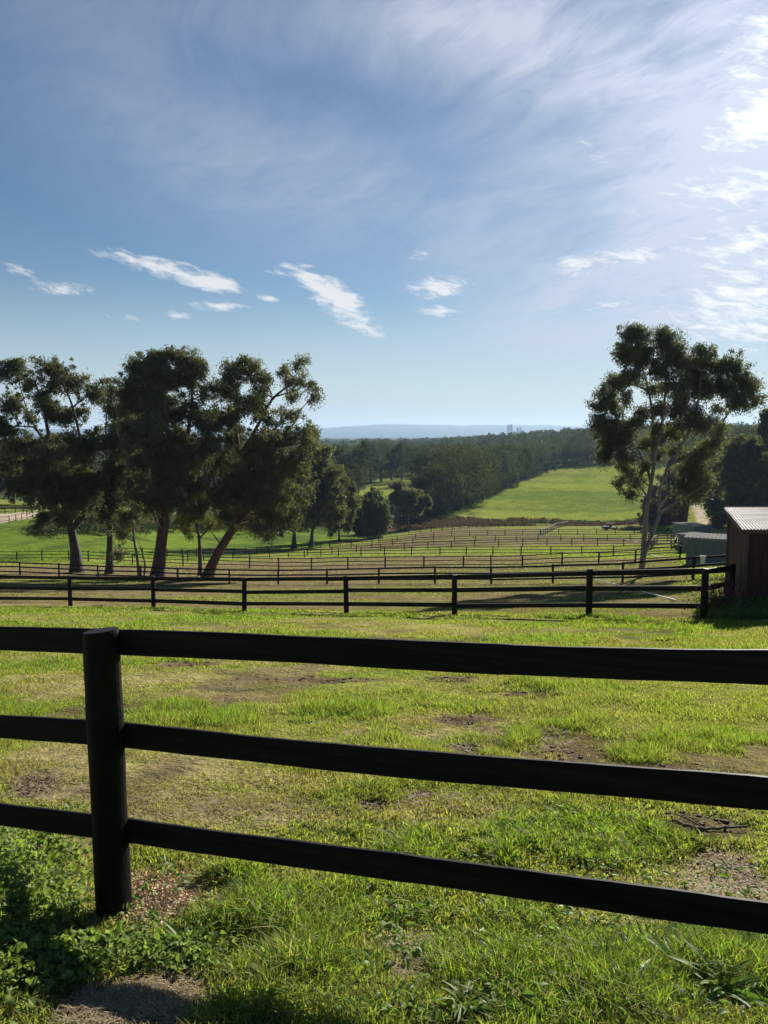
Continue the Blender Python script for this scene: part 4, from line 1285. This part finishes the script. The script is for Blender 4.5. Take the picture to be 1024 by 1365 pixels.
# brown timber shed at the right edge
Yc = 18.6
cN = P(998, 717, Yc)[:2]
u = np.array([.985, -.10, 0]); u /= np.linalg.norm(u)
v = np.array([.33, .945, 0]); v /= np.linalg.norm(v)
gN = float(H(cN[0], cN[1]))
base = np.array([cN[0], cN[1], gN])
root = empty('timber_shed', base, 'brown board shed with weathered corrugated roof at the right edge', 'shed')
eave = P(998, 706, Yc)[2] - gN
DEP, WID = 4.6, 5.2
hb = P(965, 679, Yc + DEP)[2] - gN
wl = MB()


def boards(p0, p1, h0, h1, out, mb, bw=.15):
    L = np.linalg.norm(p1 - p0)
    n = int(L / bw)
    d = (p1 - p0) / L
    for i in range(n):
        t0, t1 = i * L / n, (i + 1) * L / n - .003
        jit = rng.random() * .012
        hh0, hh1 = h0 + (h1 - h0) * t0 / L, h0 + (h1 - h0) * t1 / L
        q = []
        for o_ in (0, .022 + jit):
            for t_, z in ((t0, -1.0), (t1, -1.0), (t1, hh1), (t0, hh0)):
                q.append(p0 + d * t_ + out * o_ + np.array([0, 0, z]))
        mb.add(np.array(q), [[4, 5, 6, 7], [0, 3, 2, 1], [0, 1, 5, 4], [1, 2, 6, 5], [2, 3, 7, 6], [3, 0, 4, 7]])


o0 = np.zeros(3)
boards(o0, u * WID, eave - .03, eave - .03, -v, wl)
wl.build('front_wall', M['shed_wall'], root)
wl = MB()
boards(v * DEP, o0, hb - .03, eave - .03, -u, wl)
wl.build('side_wall', M['shed_wall'], root)
wl = MB()
boards(v * DEP + u * WID, v * DEP, hb - .03, hb - .03, v, wl)
boards(u * WID, u * WID + v * DEP, eave - .03, hb - .03, u, wl)
wl.build('back_wall', M['shed_wall'], root)
cp = MB()
cp.beam(o0 - u * .045 - v * .045 + [0, 0, -.8], o0 - u * .045 - v * .045 + [0, 0, eave - .05], .09, .09, up=tuple(v))
cp.build('corner_post', M['shed_post'], root)
cp = MB()
cp.beam(v * (DEP - .02) - u * .06 + [0, 0, -.8], v * (DEP - .02) - u * .06 + [0, 0, hb - .05], .07, .05, up=tuple(v))
cp.build('corner_trim', M['shed_post'], root)
# corrugated roof: ridges run from the back down to the eave
n = 1000
t = np.linspace(-.20, WID + .3, n)
wv = .017 * np.sin(t / .076 * 2 * math.pi)
V = []
rows = 12
for th in (0, -.012):
    for s in np.linspace(-.28, DEP + .30, rows):
        hz = eave + (hb - eave) * s / DEP + .055 + th
        V.append(u * t[:, None] + v * s + np.stack([0 * t, 0 * t, hz + wv + .006 * math.sin(s * 3) + .004 * np.sin(t * 2.3 + s)], 1))
fq = []
for k in range(2):
    for r_ in range(rows - 1):
        q = np.arange(n - 1) + (k * rows + r_) * n
        fq.append(np.stack([q, q + 1, q + n + 1, q + n], 1))
q = np.arange(n - 1)
fq.append(np.stack([q, q + rows * n, q + rows * n + 1, q + 1], 1))
rf = MB()
rf.add(np.concatenate(V), np.concatenate(fq))
rf.build('roof', M['rust_roof'], root)
bg = MB()
s0, s1 = -.26, DEP + .28
bg.beam(u * -.19 + v * s0 + [0, 0, eave + (hb - eave) * s0 / DEP - .02], u * -.19 + v * s1 + [0, 0, eave + (hb - eave) * s1 / DEP - .02], .03, .09)
bg.build('barge_board', M['shed_post'], root)
ef = MB()
ef.beam(u * -.17 - v * .2 + [0, 0, eave - .03], u * (WID + .2) - v * .2 + [0, 0, eave - .03], .03, .09)
ef.build('eave_board', M['shed_post'], root)

# ------------------------------------------------------------------ small things in the paddocks
# white feed bucket hung on the fence
c = P(937, 741.5, 38.6)
root = empty('feed_bucket', c, 'white plastic feed bucket hung over the dark rail by the green shelter', 'bucket')
root.scale = (.75, .75, .85)
mb = MB()
n = 18
a = np.arange(n) / n * 2 * math.pi
prof = [(.0, -.46), (.13, -.46), (.155, -.2), (.175, 0), (.19, .0), (.19, .03), (.165, .03), (.14, -.2), (0, -.44)]
V = np.concatenate([np.stack([np.cos(a) * r_, np.sin(a) * r_, np.full(n, z)], 1) for r_, z in prof])
f = [[k * n + i, k * n + (i + 1) % n, (k + 1) * n + (i + 1) % n, (k + 1) * n + i] for k in range(len(prof) - 1) for i in range(n)]
mb.add(V, f)
mb.build('tub', M['white_paint'], root, True)
mb = MB()
th = np.linspace(0, math.pi, 14)
mb.tube(np.stack([np.cos(th) * .18, 0 * th, np.sin(th) * .16], 1), .009, 5)
mb.build('handle', M['steel'], root)

# water trough
c = hit(906, 733)
root = empty('water_trough', c, 'dark navy trough standing at the corner of the middle green shelter', 'trough')
mb = MB()
L, Wt, Ht, th = .55, .34, .75, .05
outer = np.array([[-L, -Wt], [L, -Wt], [L, Wt], [-L, Wt]])
inner = outer * np.array([(L - th) / L, (Wt - th) / Wt])
V = []
for s_, ring, z in ((.9, outer, -.1), (1, outer, Ht), (1, inner, Ht), (.9, inner, .1)):
    V += [[x * s_, y * s_, z] for x, y in ring]
f = [[k * 4 + i, k * 4 + (i + 1) % 4, (k + 1) * 4 + (i + 1) % 4, (k + 1) * 4 + i] for k in range(3) for i in range(4)] + [[12, 13, 14, 15]]
mb.add(np.array(V), f)
mb.build('tub', M['blue'], root)
mb = MB()
mb.box((L + .12, 0, .4), (.1, .12, .12))
mb.build('float_box', M['white_paint'], root)

# small blue farm ute parked far down the slope
c = hit(813, 706.5)
root = empty('farm_vehicle', c, 'small navy farm vehicle with a pale frame parked among the far fences', 'vehicle', rz=.1)
mb = MB()
sec = [(-1.75, .35), (-1.8, .85), (-1.7, .95), (-.75, 1.02), (-.7, .62), (1.75, .62), (1.75, .35)]
hwid = .78
V = np.array([[x, sy * hwid, z] for sy in (-1, 1) for x, z in sec])
k_ = len(sec)
mb.add(V, [[i, (i + 1) % k_, k_ + (i + 1) % k_, k_ + i] for i in range(k_)])
mb.f.setdefault(k_, []).append(np.array([list(range(k_)), list(range(k_, 2 * k_))[::-1]]))
mb.build('body', M['blue'], root)
fr = MB()
for sy in (-.7, .7):
    for x in (-.75, .65):
        fr.beam((x, sy, .6), (x, sy, 1.75), .07, .07, up=(1, 0, 0))
    fr.beam((-.79, sy, 1.75), (.69, sy, 1.75), .07, .07)
for x in (-.75, .65):
    fr.beam((x, -.7, 1.752), (x, .7, 1.752), .066, .066)
fr.build('roll_frame', M['cream'], root)
sb = MB()
sb.box((-.1, 0, .76), (.25, .6, .13)); sb.box((.2, 0, 1.1), (.07, .6, .3))
sb.build('seat', M['rubber'], root)
tb = MB()
tb.box((1.2, 0, .7), (.55, .74, .05)); tb.box((1.72, 0, .82), (.03, .74, .12))
tb.build('tray', M['blue'], root)
for x in (-1.15, 1.1):
    for sy in (-.8, .8):
        w_ = MB()
        w_.tube([(x, sy - .12, .33), (x, sy - .10, .33), (x, sy + .10, .33), (x, sy + .12, .33)], [.26, .33, .33, .26], 14)
        wh = w_.build('wheel', M['rubber'], root)
        h_ = MB()
        h_.tube([(x, sy - .13, .33), (x, sy + .13, .33)], .13, 10)
        h_.build('hub', M['cream'], wh)

# dark red heap of brush
c = hit(842, 706.5)
root = empty('brush_heap', c, 'dark red heap of cut brush beside the navy farm vehicle', 'brush heap')
g = rng.normal(size=(900, 3)) * np.array([1.5, .8, .5])
g[:, 2] = np.abs(g[:, 2]) * (1 - np.clip(np.abs(g[:, 0]) / 4.5, 0, .8)) + .05
V, Fc = cards(g, .7, .13, 0)
make('twigs', V, Fc, M['red_twig'], root, {'tint': np.repeat(rng.random(900), 4)})
lm = MB()
for i in range(16):
    p0 = np.array([rng.normal() * 1.1, rng.normal() * .6, .15 + rng.random() * .4])
    p1 = p0 + np.array([rng.normal() * 1.0, rng.normal() * .5, rng.normal() * .35])
    p1[2] = max(p1[2], .05)
    lm.tube(curve(p0, p1, 4), np.linspace(.07, .03, 4), 5)
lm.build('branches', M['bark_red'], root)


# lattice pylons on the far ridge
def pylon(px, label, hpx, Y):
    g = ground(px, Y)
    s = Y / F
    topz = P(px, 579 - hpx, Y)[2]
    hh = topz - g[2]
    root = empty('pylon', g, label, 'pylon', 'power pylons on the far ridge', rz=.3)
    mb = MB()
    t_ = .5
    bw, tw = hh * .10, hh * .022
    lv = np.linspace(0, 1, 8)
    for sx in (-1, 1):
        for sy in (-1, 1):
            mb.beam((sx * bw, sy * bw, 0), (sx * tw, sy * tw, hh), t_, t_, up=(1, 0, 0))
    for i in range(7):
        w0, w1 = bw + (tw - bw) * lv[i], bw + (tw - bw) * lv[i + 1]
        for sy in (-1, 1):
            mb.beam((-w0, sy * w0, hh * lv[i]), (w1, sy * w1, hh * lv[i + 1]), .2, .2, up=(0, 1, 0))
            mb.beam((w0, sy * w0, hh * lv[i]), (-w1, sy * w1, hh * lv[i + 1]), .2, .2, up=(0, 1, 0))
            mb.beam((sy * w0, -w0, hh * lv[i]), (sy * w1, w1, hh * lv[i + 1]), .2, .2, up=(1, 0, 0))
    mb.build('lattice_mast', M['steel'], root)
    for z, w_ in ((.98, .10), (.86, .15), (.74, .12)):
        ar = MB()
        for sx in (-1, 1):
            ar.beam((0, 0, hh * z), (sx * hh * w_, 0, hh * (z - .012)), .5, .5)
            ar.beam((0, 0, hh * (z - .05)), (sx * hh * w_, 0, hh * (z - .014)), .3, .3)
        ar.build('crossarm', M['steel'], root)


for px, hp, yy, lab in ((677.6, 13, 2300, 'leftmost of four lattice power pylons on the skyline'), (681.6, 13.4, 2330, 'second lattice power pylon from the left, the tallest of four'), (690, 9.5, 2500, 'third of four lattice power pylons from the left, shorter'), (693.6, 9.8, 2530, 'rightmost of four lattice power pylons on the skyline')):
    pylon(px, lab, hp, yy)

# ------------------------------------------------------------------ foreground plants and litter


def leaf_shape(L, W, cup=.25, n=5):
    """a broad leaf along +x as a strip with a midrib fold"""
    t = np.linspace(0, 1, n)
    w = W * np.sin(np.pi * np.clip(t * .93 + .05, 0, 1)) ** .8
    z = -cup * L * t ** 2 * .9 + .15 * L * t
    V = []
    for i in range(n):
        V += [[t[i] * L, -w[i], z[i] + w[i] * .35], [t[i] * L, 0, z[i]], [t[i] * L, w[i], z[i] + w[i] * .35]]
    f = []
    for i in range(n - 1):
        for j in range(2):
            a_ = i * 3 + j
            f.append([a_, a_ + 1, a_ + 4, a_ + 3])
    return np.array(V), np.array(f)


def leaves(items, name, mat, parent=None, loc=None):
    """items: (pos, yaw, pitch, L, W, cup, tint)"""
    mb = MB()
    T = []
    for p, yaw, pit, L, W, cup, t in items:
        V, f = leaf_shape(L, W, cup)
        roll = rng.normal() * .5
        cr, sr = math.cos(roll), math.sin(roll)
        V = np.stack([V[:, 0], V[:, 1] * cr - V[:, 2] * sr, V[:, 1] * sr + V[:, 2] * cr], 1)
        cp_, sp_ = math.cos(pit), math.sin(pit)
        V = np.stack([V[:, 0] * cp_ - V[:, 2] * sp_, V[:, 1], V[:, 0] * sp_ + V[:, 2] * cp_], 1)
        cy_, sy_ = math.cos(yaw), math.sin(yaw)
        V = np.stack([V[:, 0] * cy_ - V[:, 1] * sy_, V[:, 0] * sy_ + V[:, 1] * cy_, V[:, 2]], 1)
        mb.add(V + p, f)
        T.append(np.full(len(V), t))
    return mb.build(name, mat, parent, False, {'tint': np.concatenate(T)}, loc)


# leafy weeds at the left of the post: a knee high mass of small rounded leaves
items = []
for i in range(11000):
    if rng.random() < .66:
        px, py = rng.uniform(-60, 150), rng.uniform(1125, 1330)
        if px > 104 and py < 1218: continue
        if px - 20 > 130 - (py - 1200) * .45 and py > 1200: continue
    else:
        px, py = rng.uniform(-40, 300), rng.uniform(1228, 1295)
    q = hit(px, py) if i % 6 == 0 or i == 0 else q + np.array([rng.normal() * .05, rng.normal() * .05, 0])
    if q[0] > -1.34 and q[1] > 3.02: continue
    if ((q[0] - DRYNEAR[0][0]) / DRYNEAR[0][2]) ** 2 + ((q[1] - DRYNEAR[0][1]) / DRYNEAR[0][3]) ** 2 < .8: continue
    dens = 1 - float(sstep(-1.8, -1.15, q[0]))
    hmax = .05 + .15 * dens * float(fbm(np.array([q[0] * 3]), np.array([q[1] * 3]), 201, 3)[0]) * 1.7
    z = float(H(q[0], q[1])) + hmax * rng.random() ** .6
    L = .010 + .026 * rng.random() ** 1.8
    items.append((np.array([q[0], q[1], z]), rng.random() * 6.28, rng.normal() * .8 + .2, L, L * rng.uniform(.38, .62), rng.uniform(.0, .8), rng.random()))
o = leaves(items, 'weeds', M['weed'])
tag(o, 'dark leafy weeds crowding round the foot of the near post', 'weeds', kind='stuff')
# scattered broad leaves through the near turf
items = []
for i in range(420):
    px, py = rng.uniform(150, 1040), 1365 - 215 * rng.random() ** 1.2
    if px < 330 and py > 1270: continue
    q = hit(px, py)
    for k in range(4):
        L = rng.uniform(.018, .05)
        p = q + np.array([rng.normal() * .03, rng.normal() * .03, .015 + rng.random() * .04])
        items.append((p, rng.random() * 6.28, rng.uniform(0, .9), L, L * rng.uniform(.16, .3), rng.uniform(.2, .9), rng.random()))
o = leaves(items, 'foliage', M['dock'])
tag(o, 'small broad leaves of plantain and clover scattered through the near turf', 'ground cover', kind='stuff')

DOCKS = [(905, 1300, 1.0, 'dock plant with upright glossy leaves left of centre in the lower right corner'), (960, 1325, 1.15, 'largest leafy dock plant close to the bottom right corner'), (1000, 1290, .9, 'dock plant at the right edge under the lowest black rail'),
         (840, 1335, .9, 'low dock plant with shiny leaves on the bottom edge'), (250, 1265, .9, 'strappy leaved dock plant in the turf right of the near post'), (620, 1345, .75, 'small dock plant at the bottom edge near the middle'), (870, 1270, .7, 'small dock plant just under the lowest rail')]
for px, py, s_, lab in DOCKS:
    s_ *= .8
    q = hit(px, py)
    root = empty('dock_plant', q, lab, 'plant', 'broad leaved dock plants in the near turf')
    it = []
    nl = int(26 * s_) + 8
    for i in range(nl):
        L = rng.uniform(.10, .19) * s_
        ya = i * 2.4 + rng.normal() * .3
        it.append((np.array([math.cos(ya), math.sin(ya), 0]) * .012 + [0, 0, .012], ya, rng.uniform(.25, 1.25), L, L * rng.uniform(.08, .13), rng.uniform(.4, 1.3), rng.random()))
    leaves(it, 'leaves', M['dock'], root)
    st = MB()
    st.tube([(0, 0, -.03), (0, 0, .0), (.003, 0, .05 * s_)], [.016, .012, .006], 6)
    st.build('stem', M['weed'], root)

# wood chips by the post
q0 = hit(208, 1192)
n = 4200
c = np.stack([q0[0] + rng.normal(size=n) * .15 + .03, q0[1] + rng.normal(size=n) * .13 + .03, np.zeros(n)], 1)
dd = np.hypot(c[:, 0] - q0[0], c[:, 1] - q0[1])
c[:, 2] = H(c[:, 0], c[:, 1]) + .004 + .03 * np.exp(-(dd / .1) ** 2) * rng.random(n)
V, Fc = cards(c, .018, .009, 0)
o = make('wood_chips', V, Fc, M['chips'], attrs={'tint': np.repeat(rng.random(n), 4)})
tag(o, 'pale wood chips scattered at the foot of the near post', 'wood chips', kind='stuff')
# dead straw on the bare patches
V_, F_, T_, vo = [], [], [], 0
for px, py, sx, sy, n in [(180, 1338, 70, 26, 2600), (535, 1295, 45, 35, 1000), (560, 1065, 90, 20, 900), (300, 1078, 130, 22, 1600), (950, 1180, 70, 40, 1200), (90, 1010, 90, 26, 1200), (610, 985, 120, 16, 1200), (60, 1060, 60, 25, 700)]:
    c0, a_, b_, d_ = hit(px, py), hit(px + sx, py), hit(px, py - sy), hit(px, py + sy)
    c = np.stack([c0[0] + rng.normal(size=n) * abs(a_[0] - c0[0]) * .7, c0[1] + rng.normal(size=n) * abs(b_[1] - d_[1]) * .35, np.zeros(n)], 1)
    c[:, 2] = H(c[:, 0], c[:, 1]) + .006 + .014 * rng.random(n)
    ang = rng.random(n) * 6.28
    L = rng.uniform(.03, .09, n)
    dx = np.stack([np.cos(ang) * L / 2, np.sin(ang) * L / 2, rng.normal(size=n) * .006], 1)
    sd = np.stack([-np.sin(ang), np.cos(ang), 0 * ang], 1) * np.maximum(.0018, c[:, 1:2] * .0005)
    V = np.stack([c - dx, c + sd, c + dx, c - sd], 1).reshape(-1, 3)
    V_.append(V); F_.append(np.arange(4 * n).reshape(n, 4) + vo); vo += 4 * n
    T_.append(np.repeat(rng.random(n), 4))
o = make('straw', np.concatenate(V_), np.concatenate(F_), M['straw'], attrs={'tint': np.concatenate(T_)})
tag(o, 'dead straw lying on the bare patches of the near turf', 'straw', kind='stuff')
# clods of earth on the dirt patches
mb = MB()
for cx, cy, rx, ry in DIRT:
    for i in range(60):
        x, y = cx + rng.normal() * rx * .42, cy + rng.normal() * ry * .42
        r_ = (.003 + .014 * rng.random() ** 3) * (1 + .09 * y)
        a = np.arange(6) / 6 * 6.28
        V = [[x, y, float(H(x, y)) + r_ * .8]]
        for rr, z in ((.75, .55), (1, 0), (.8, -.5)):
            V += [[x + math.cos(k_ + .3 * z) * r_ * rr * rng.uniform(.8, 1.2), y + math.sin(k_) * r_ * rr * rng.uniform(.8, 1.2), V[0][2] - r_ * .8 + z * r_] for k_ in a]
        f4 = [[1 + 6 * k_ + i_, 1 + 6 * k_ + (i_ + 1) % 6, 7 + 6 * k_ + (i_ + 1) % 6, 7 + 6 * k_ + i_] for k_ in range(2) for i_ in range(6)]
        mb.add(np.array(V), f4)
        mb.f.setdefault(3, []).append(np.array([[0, 1 + i_, 1 + (i_ + 1) % 6] for i_ in range(6)]) + mb.n - len(V))
M['clod'] = simple('earth_clods', (.05, .036, .025), (.11, .08, .055), 30, (1, 1, 1), .95, .6)
tag(mb.build('dirt', M['clod'], None, True), 'dark clods of trodden earth on the muddy patches', 'dirt', kind='stuff')
# fallen stick
for pts, r_, lab in [([(898, 1098), (920, 1106), (945, 1108), (972, 1107), (996, 1108)], .012, 'dark crooked stick lying in the dirt beyond the middle rail'), ([(905, 1107), (918, 1110), (935, 1112)], .008, 'short broken stick lying against the longer crooked stick')]:
    p = np.array([hit(*k_) for k_ in pts])
    p[:, 2] += r_ * .9 + np.array([.012, .004, 0, .006, .014])[:len(p)]
    mb = MB()
    tt = np.linspace(0, len(p) - 1, 14)
    sm = np.stack([np.interp(tt, np.arange(len(p)), p[:, k_]) for k_ in range(3)], 1) + rng.normal(size=(14, 3)) * .004
    mb.tube(sm, np.linspace(r_, r_ * .5, 14), 7)
    if r_ > .01:
        mb.tube([sm[6], sm[6] + [-.08, .07, .03], sm[6] + [-.15, .13, .035]], [r_ * .6, r_ * .4, r_ * .2], 6)
    tag(mb.build('stick', M['stick'], None, True, loc=sm[7]), lab, 'stick')
# twiggy reddish bush at the shed corner, rank grass in its shade
q = hit(958, 822)
root = empty('dead_bush', q, 'red brown twiggy bush at the foot of the brown shed corner', 'bush')
g = rng.normal(size=(1500, 3)) * np.array([.35, .28, .3]) + [0, 0, .45]
g[:, 2] = np.abs(g[:, 2])
V, Fc = cards(g, .10, .02, -.3)
make('foliage', V, Fc, M['red_twig'], root, {'tint': np.repeat(rng.random(1500), 4)})
sm = MB()
for i in range(22):
    e = np.array([rng.normal() * .4, rng.normal() * .3, rng.uniform(.5, 1.1)])
    sm.tube(curve((0, 0, -.05), e, 5), np.linspace(.012, .004, 5), 4, cap=False)
sm.build('stems', M['stick'], root)
n = 9000
x = cN[0] + rng.uniform(-1.2, 4.0, n)
y = cN[1] - rng.random(n) ** 1.5 * 1.6 + .1 - .16 * (x - cN[0])
V, Fc = cards(np.stack([x, y, H(x, y) + rng.random(n) ** 1.5 * .5 * np.clip(1 - (cN[1] - y) / 2, .2, 1)], 1), .22, .022, -.6)
o = make('undergrowth', V, Fc, M['weed'], attrs={'tint': np.repeat(rng.random(n) * .6, 4)})
tag(o, 'rank dark grass in the shade along the brown shed wall', 'undergrowth', kind='stuff')

# ------------------------------------------------------------------ haze
mb = MB()
mb.box((0, 5150, 57), (9800, 5350, 107))
m = bpy.data.materials.new('haze')
m.use_nodes = True
m.node_tree.nodes.clear()
k = N(m.node_tree)
out = k.n('ShaderNodeOutputMaterial')
pv = k.n('ShaderNodeVolumePrincipled')
pv.inputs['Color'].default_value = (.47, .70, 1.0, 1)
pv.inputs['Density'].default_value = .75e-4
pv.inputs['Anisotropy'].default_value = .25
k.l.new(pv.outputs[0], out.inputs['Volume'])
tag(mb.build('haze', m), 'pale blue haze over the distance', 'haze', kind='stuff')

# ------------------------------------------------------------------ sky, sun, camera
w = bpy.data.worlds.new('World')
SC.world = w
w.use_nodes = True
w.node_tree.nodes.clear()
k = N(w.node_tree)
out = k.n('ShaderNodeOutputWorld')
bgn = k.n('ShaderNodeBackground')
sky = k.n('ShaderNodeTexSky', sky_type='NISHITA')
sky.sun_disc = False
sky.sun_elevation = SUN_EL
sky.sun_rotation = SUN_AZ
sky.altitude = 100
sky.air_density = 1.0
sky.dust_density = .05
sky.ozone_density = 1.6
dv = k.n('ShaderNodeTexCoord').outputs['Generated']
nv = k.n('ShaderNodeVectorMath', operation='NORMALIZE')
k.l.new(dv, nv.inputs[0])
sep = k.n('ShaderNodeSeparateXYZ')
k.l.new(nv.outputs[0], sep.inputs[0])
sx, sy, sz = sep.outputs
az = k.math('ARCTAN2', sx, sy)
el = k.math('ARCSINE', sz)
ae = k.n('ShaderNodeCombineXYZ')
k.l.new(az, ae.inputs[0]); k.l.new(el, ae.inputs[1])
ae = ae.outputs[0]
den = k.math('ADD', k.math('MAXIMUM', sz, 0.0), .16)
pl = k.n('ShaderNodeCombineXYZ')
k.l.new(k.math('DIVIDE', sx, den), pl.inputs[0]); k.l.new(k.math('DIVIDE', sy, den), pl.inputs[1])
pl = pl.outputs[0]


def azel(px, py):
    d = ray(px, py)
    d = d / np.linalg.norm(d)
    return math.atan2(d[0], d[1]), math.asin(d[2])


def blobs_sum(lst):
    tot = None
    for px, py, rx, ry, rot, amp in lst:
        a0, e0 = azel(px, py)
        a1, e1 = azel(px + 10, py)
        a2, e2 = azel(px, py - 10)
        wa = rx * math.hypot(a1 - a0, e1 - e0) / 10 / max(.3, 1)
        wb = ry * math.hypot(a2 - a0, e2 - e0) / 10
        skew = math.atan2(e1 - e0, a1 - a0)
        mp = k.mapping(ae, (a0, e0, 0), (0, 0, math.radians(-rot) + skew), (wa, wb, 1), 'TEXTURE')
        gr = k.n('ShaderNodeTexGradient', gradient_type='SPHERICAL')
        k.l.new(mp, gr.inputs[0])
        tot = k.math('MULTIPLY_ADD', gr.outputs['Fac'], amp, tot if tot is not None else 0.0)
    return tot


CUM = [(180, 348, 70, 17, 14, 1.0), (250, 366, 80, 20, 14, 1.2), (292, 381, 50, 14, 4, 1.2), (292, 408, 50, 10, 2, 1.2), (82, 384, 62, 13, 6, 1.1), (30, 360, 36, 11, 12, .9), (235, 420, 36, 9, 3, 1.0), (170, 424, 40, 7, 10, .7), (402, 367, 60, 12, 8, 1.2), (402, 354, 40, 7, 2, .9), (440, 386, 62, 20, 18, 1.3), (455, 408, 62, 24, 20, 1.3), (480, 436, 50, 14, 14, 1.2), (358, 397, 30, 9, 0, .9),
       (588, 383, 58, 22, 2, 1.3), (585, 415, 38, 11, 2, 1.3), (558, 339, 28, 10, 0, .8), (770, 352, 44, 19, -6, 1.2), (842, 341, 80, 16, -4, 1.0), (1005, 168, 100, 40, -14, 1.3), (990, 250, 140, 46, -6, .75), (1010, 325, 140, 50, -8, .85), (985, 395, 150, 46, -10, .9), (1000, 440, 150, 40, -4, .85), (812, 406, 45, 10, -10, .9), (650, 242, 50, 12, 10, .45), (790, 205, 60, 16, 30, .4), (1040, 60, 120, 120, 0, .9)]
VEIL = [(760, 90, 420, 210, 20, .75), (600, 30, 520, 120, 5, .55), (1000, 60, 260, 220, 0, .8), (850, 330, 360, 170, -10, .65), (900, 420, 380, 120, -12, .8), (520, 250, 420, 160, 15, .45), (250, 210, 420, 150, 20, .30), (200, 20, 420, 90, 8, .30), (1000, 250, 260, 160, 0, .5), (560, 470, 500, 60, -6, .25), (420, 545, 500, 26, 0, .35)]
cum = blobs_sum(CUM)
veil = blobs_sum(VEIL)
wn = k.n('ShaderNodeTexNoise')
k.l.new(pl, wn.inputs['Vector'])
wn.inputs['Scale'].default_value = 1.3
wn.inputs['Detail'].default_value = 2
wv_ = k.n('ShaderNodeVectorMath', operation='MULTIPLY_ADD')
k.l.new(wn.outputs['Color'], wv_.inputs[0])
wv_.inputs[1].default_value = (.38, .38, 0)
k.l.new(pl, wv_.inputs[2])
pw = wv_.outputs[0]
nA = k.noise(k.mapping(pw, rot=(0, 0, math.radians(-38)), scale=(1.0, .55, 1), typ='TEXTURE'), 2.2, 10, .64, .8)
nB = k.noise(k.mapping(pw, rot=(0, 0, math.radians(-50)), scale=(1.0, .6, 1), typ='TEXTURE'), .8, 8, .58, 1.0)
nC = k.noise(k.mapping(ae, rot=(0, 0, math.radians(-14)), scale=(1.0, .30, 1), typ='TEXTURE'), 34, 9, .68, .4)
cd = k.range(k.math('ADD', k.math('MULTIPLY', cum, 1.0), k.math('MULTIPLY', k.math('SUBTRACT', k.math('ADD', k.math('MULTIPLY', nA, .25), k.math('MULTIPLY', nC, .75)), .5), 4.4)), .28, 1.30, smooth=True)
cd = k.math('MULTIPLY', cd, k.range(cum, .02, .3, smooth=True))
cd = k.math('MULTIPLY', cd, .86)
vn = k.math('ADD', k.math('MULTIPLY', nA, .45), k.math('MULTIPLY', nB, .55))
nD = k.noise(k.mapping(pw, rot=(0, 0, math.radians(-58)), scale=(1.0, .42, 1), typ='TEXTURE'), 5.0, 11, .68, .8)
vn = k.math('ADD', k.math('MULTIPLY', vn, .72), k.math('MULTIPLY', nD, .28))
vd = k.math('MULTIPLY', veil, k.range(vn, .37, .64, .26, 1.0))
vd = k.math('MINIMUM', k.math('MULTIPLY', vd, 1.4), .90)
sd = k.n('ShaderNodeVectorMath', operation='DOT_PRODUCT')
k.l.new(nv.outputs[0], sd.inputs[0])
sd.inputs[1].default_value = (math.sin(SUN_AZ) * math.cos(SUN_EL), math.cos(SUN_AZ) * math.cos(SUN_EL), math.sin(SUN_EL))
ang = k.math('ARCCOSINE', sd.outputs['Value'])
fw = k.math('EXPONENT', k.math('MULTIPLY', k.math('POWER', k.math('DIVIDE', ang, .34), 2.0), -1.0))
CLOUD = 8.6
cb = k.math('MULTIPLY_ADD', fw, CLOUD * .48, CLOUD)
cc = k.n('ShaderNodeCombineColor')
for i, t_ in enumerate((1.0, 1.0, 1.0)):
    k.put(cc.inputs[i], k.math('MULTIPLY', cb, t_))
vc = k.mix(1.0, cc.outputs[0], (.62, .68, .80), 'MULTIPLY')
hs = k.n('ShaderNodeHueSaturation')
hs.inputs['Saturation'].default_value = 1.2
hs.inputs['Value'].default_value = .74
hs.inputs['Hue'].default_value = .505
k.l.new(sky.outputs[0], hs.inputs['Color'])
hz = k.mix(k.range(el, .0, .20, .75, 0.0, smooth=True), hs.outputs[0], (5.2, 6.1, 7.0))
s1 = k.mix(vd, hz, vc)
s2 = k.mix(cd, s1, cc.outputs[0])
k.l.new(s2, bgn.inputs[0])
bgn.inputs[1].default_value = .05
k.l.new(bgn.outputs[0], out.inputs[0])

sl = bpy.data.lights.new('sun', 'SUN')
sl.energy = 5.0
sl.angle = math.radians(.55)
sl.color = (1.0, .93, .82)
so = bpy.data.objects.new('sun', sl)
COL.objects.link(so)
sdir = Vector((math.sin(SUN_AZ) * math.cos(SUN_EL), math.cos(SUN_AZ) * math.cos(SUN_EL), math.sin(SUN_EL)))
so.rotation_euler = sdir.to_track_quat('Z', 'Y').to_euler()
so.location = (30, 40, 60)

cam = bpy.data.cameras.new('camera')
cam.sensor_fit = 'VERTICAL'
cam.sensor_height = 36
cam.lens = F / 1365 * 36
cam.clip_start = .05
cam.clip_end = 30000
cobj = bpy.data.objects.new('camera', cam)
COL.objects.link(cobj)
cobj.location = (0, 0, 0)
cobj.rotation_euler = (math.radians(90) - PITCH, 0, 0)
SC.camera = cobj

SC.view_settings.view_transform = 'Standard'
SC.view_settings.look = 'None'
SC.view_settings.gamma = 1
SC.view_settings.exposure = 1.02
SC.cycles.max_bounces = 6
SC.cycles.transmission_bounces = 4
SC.cycles.volume_bounces = 0
SC.cycles.use_denoising = True
SC.cycles.denoiser = 'OPENIMAGEDENOISE'
SC.cycles.denoising_input_passes = 'RGB_ALBEDO_NORMAL'
SC.cycles.denoising_prefilter = 'ACCURATE'
SC.cycles.sample_clamp_indirect = 6
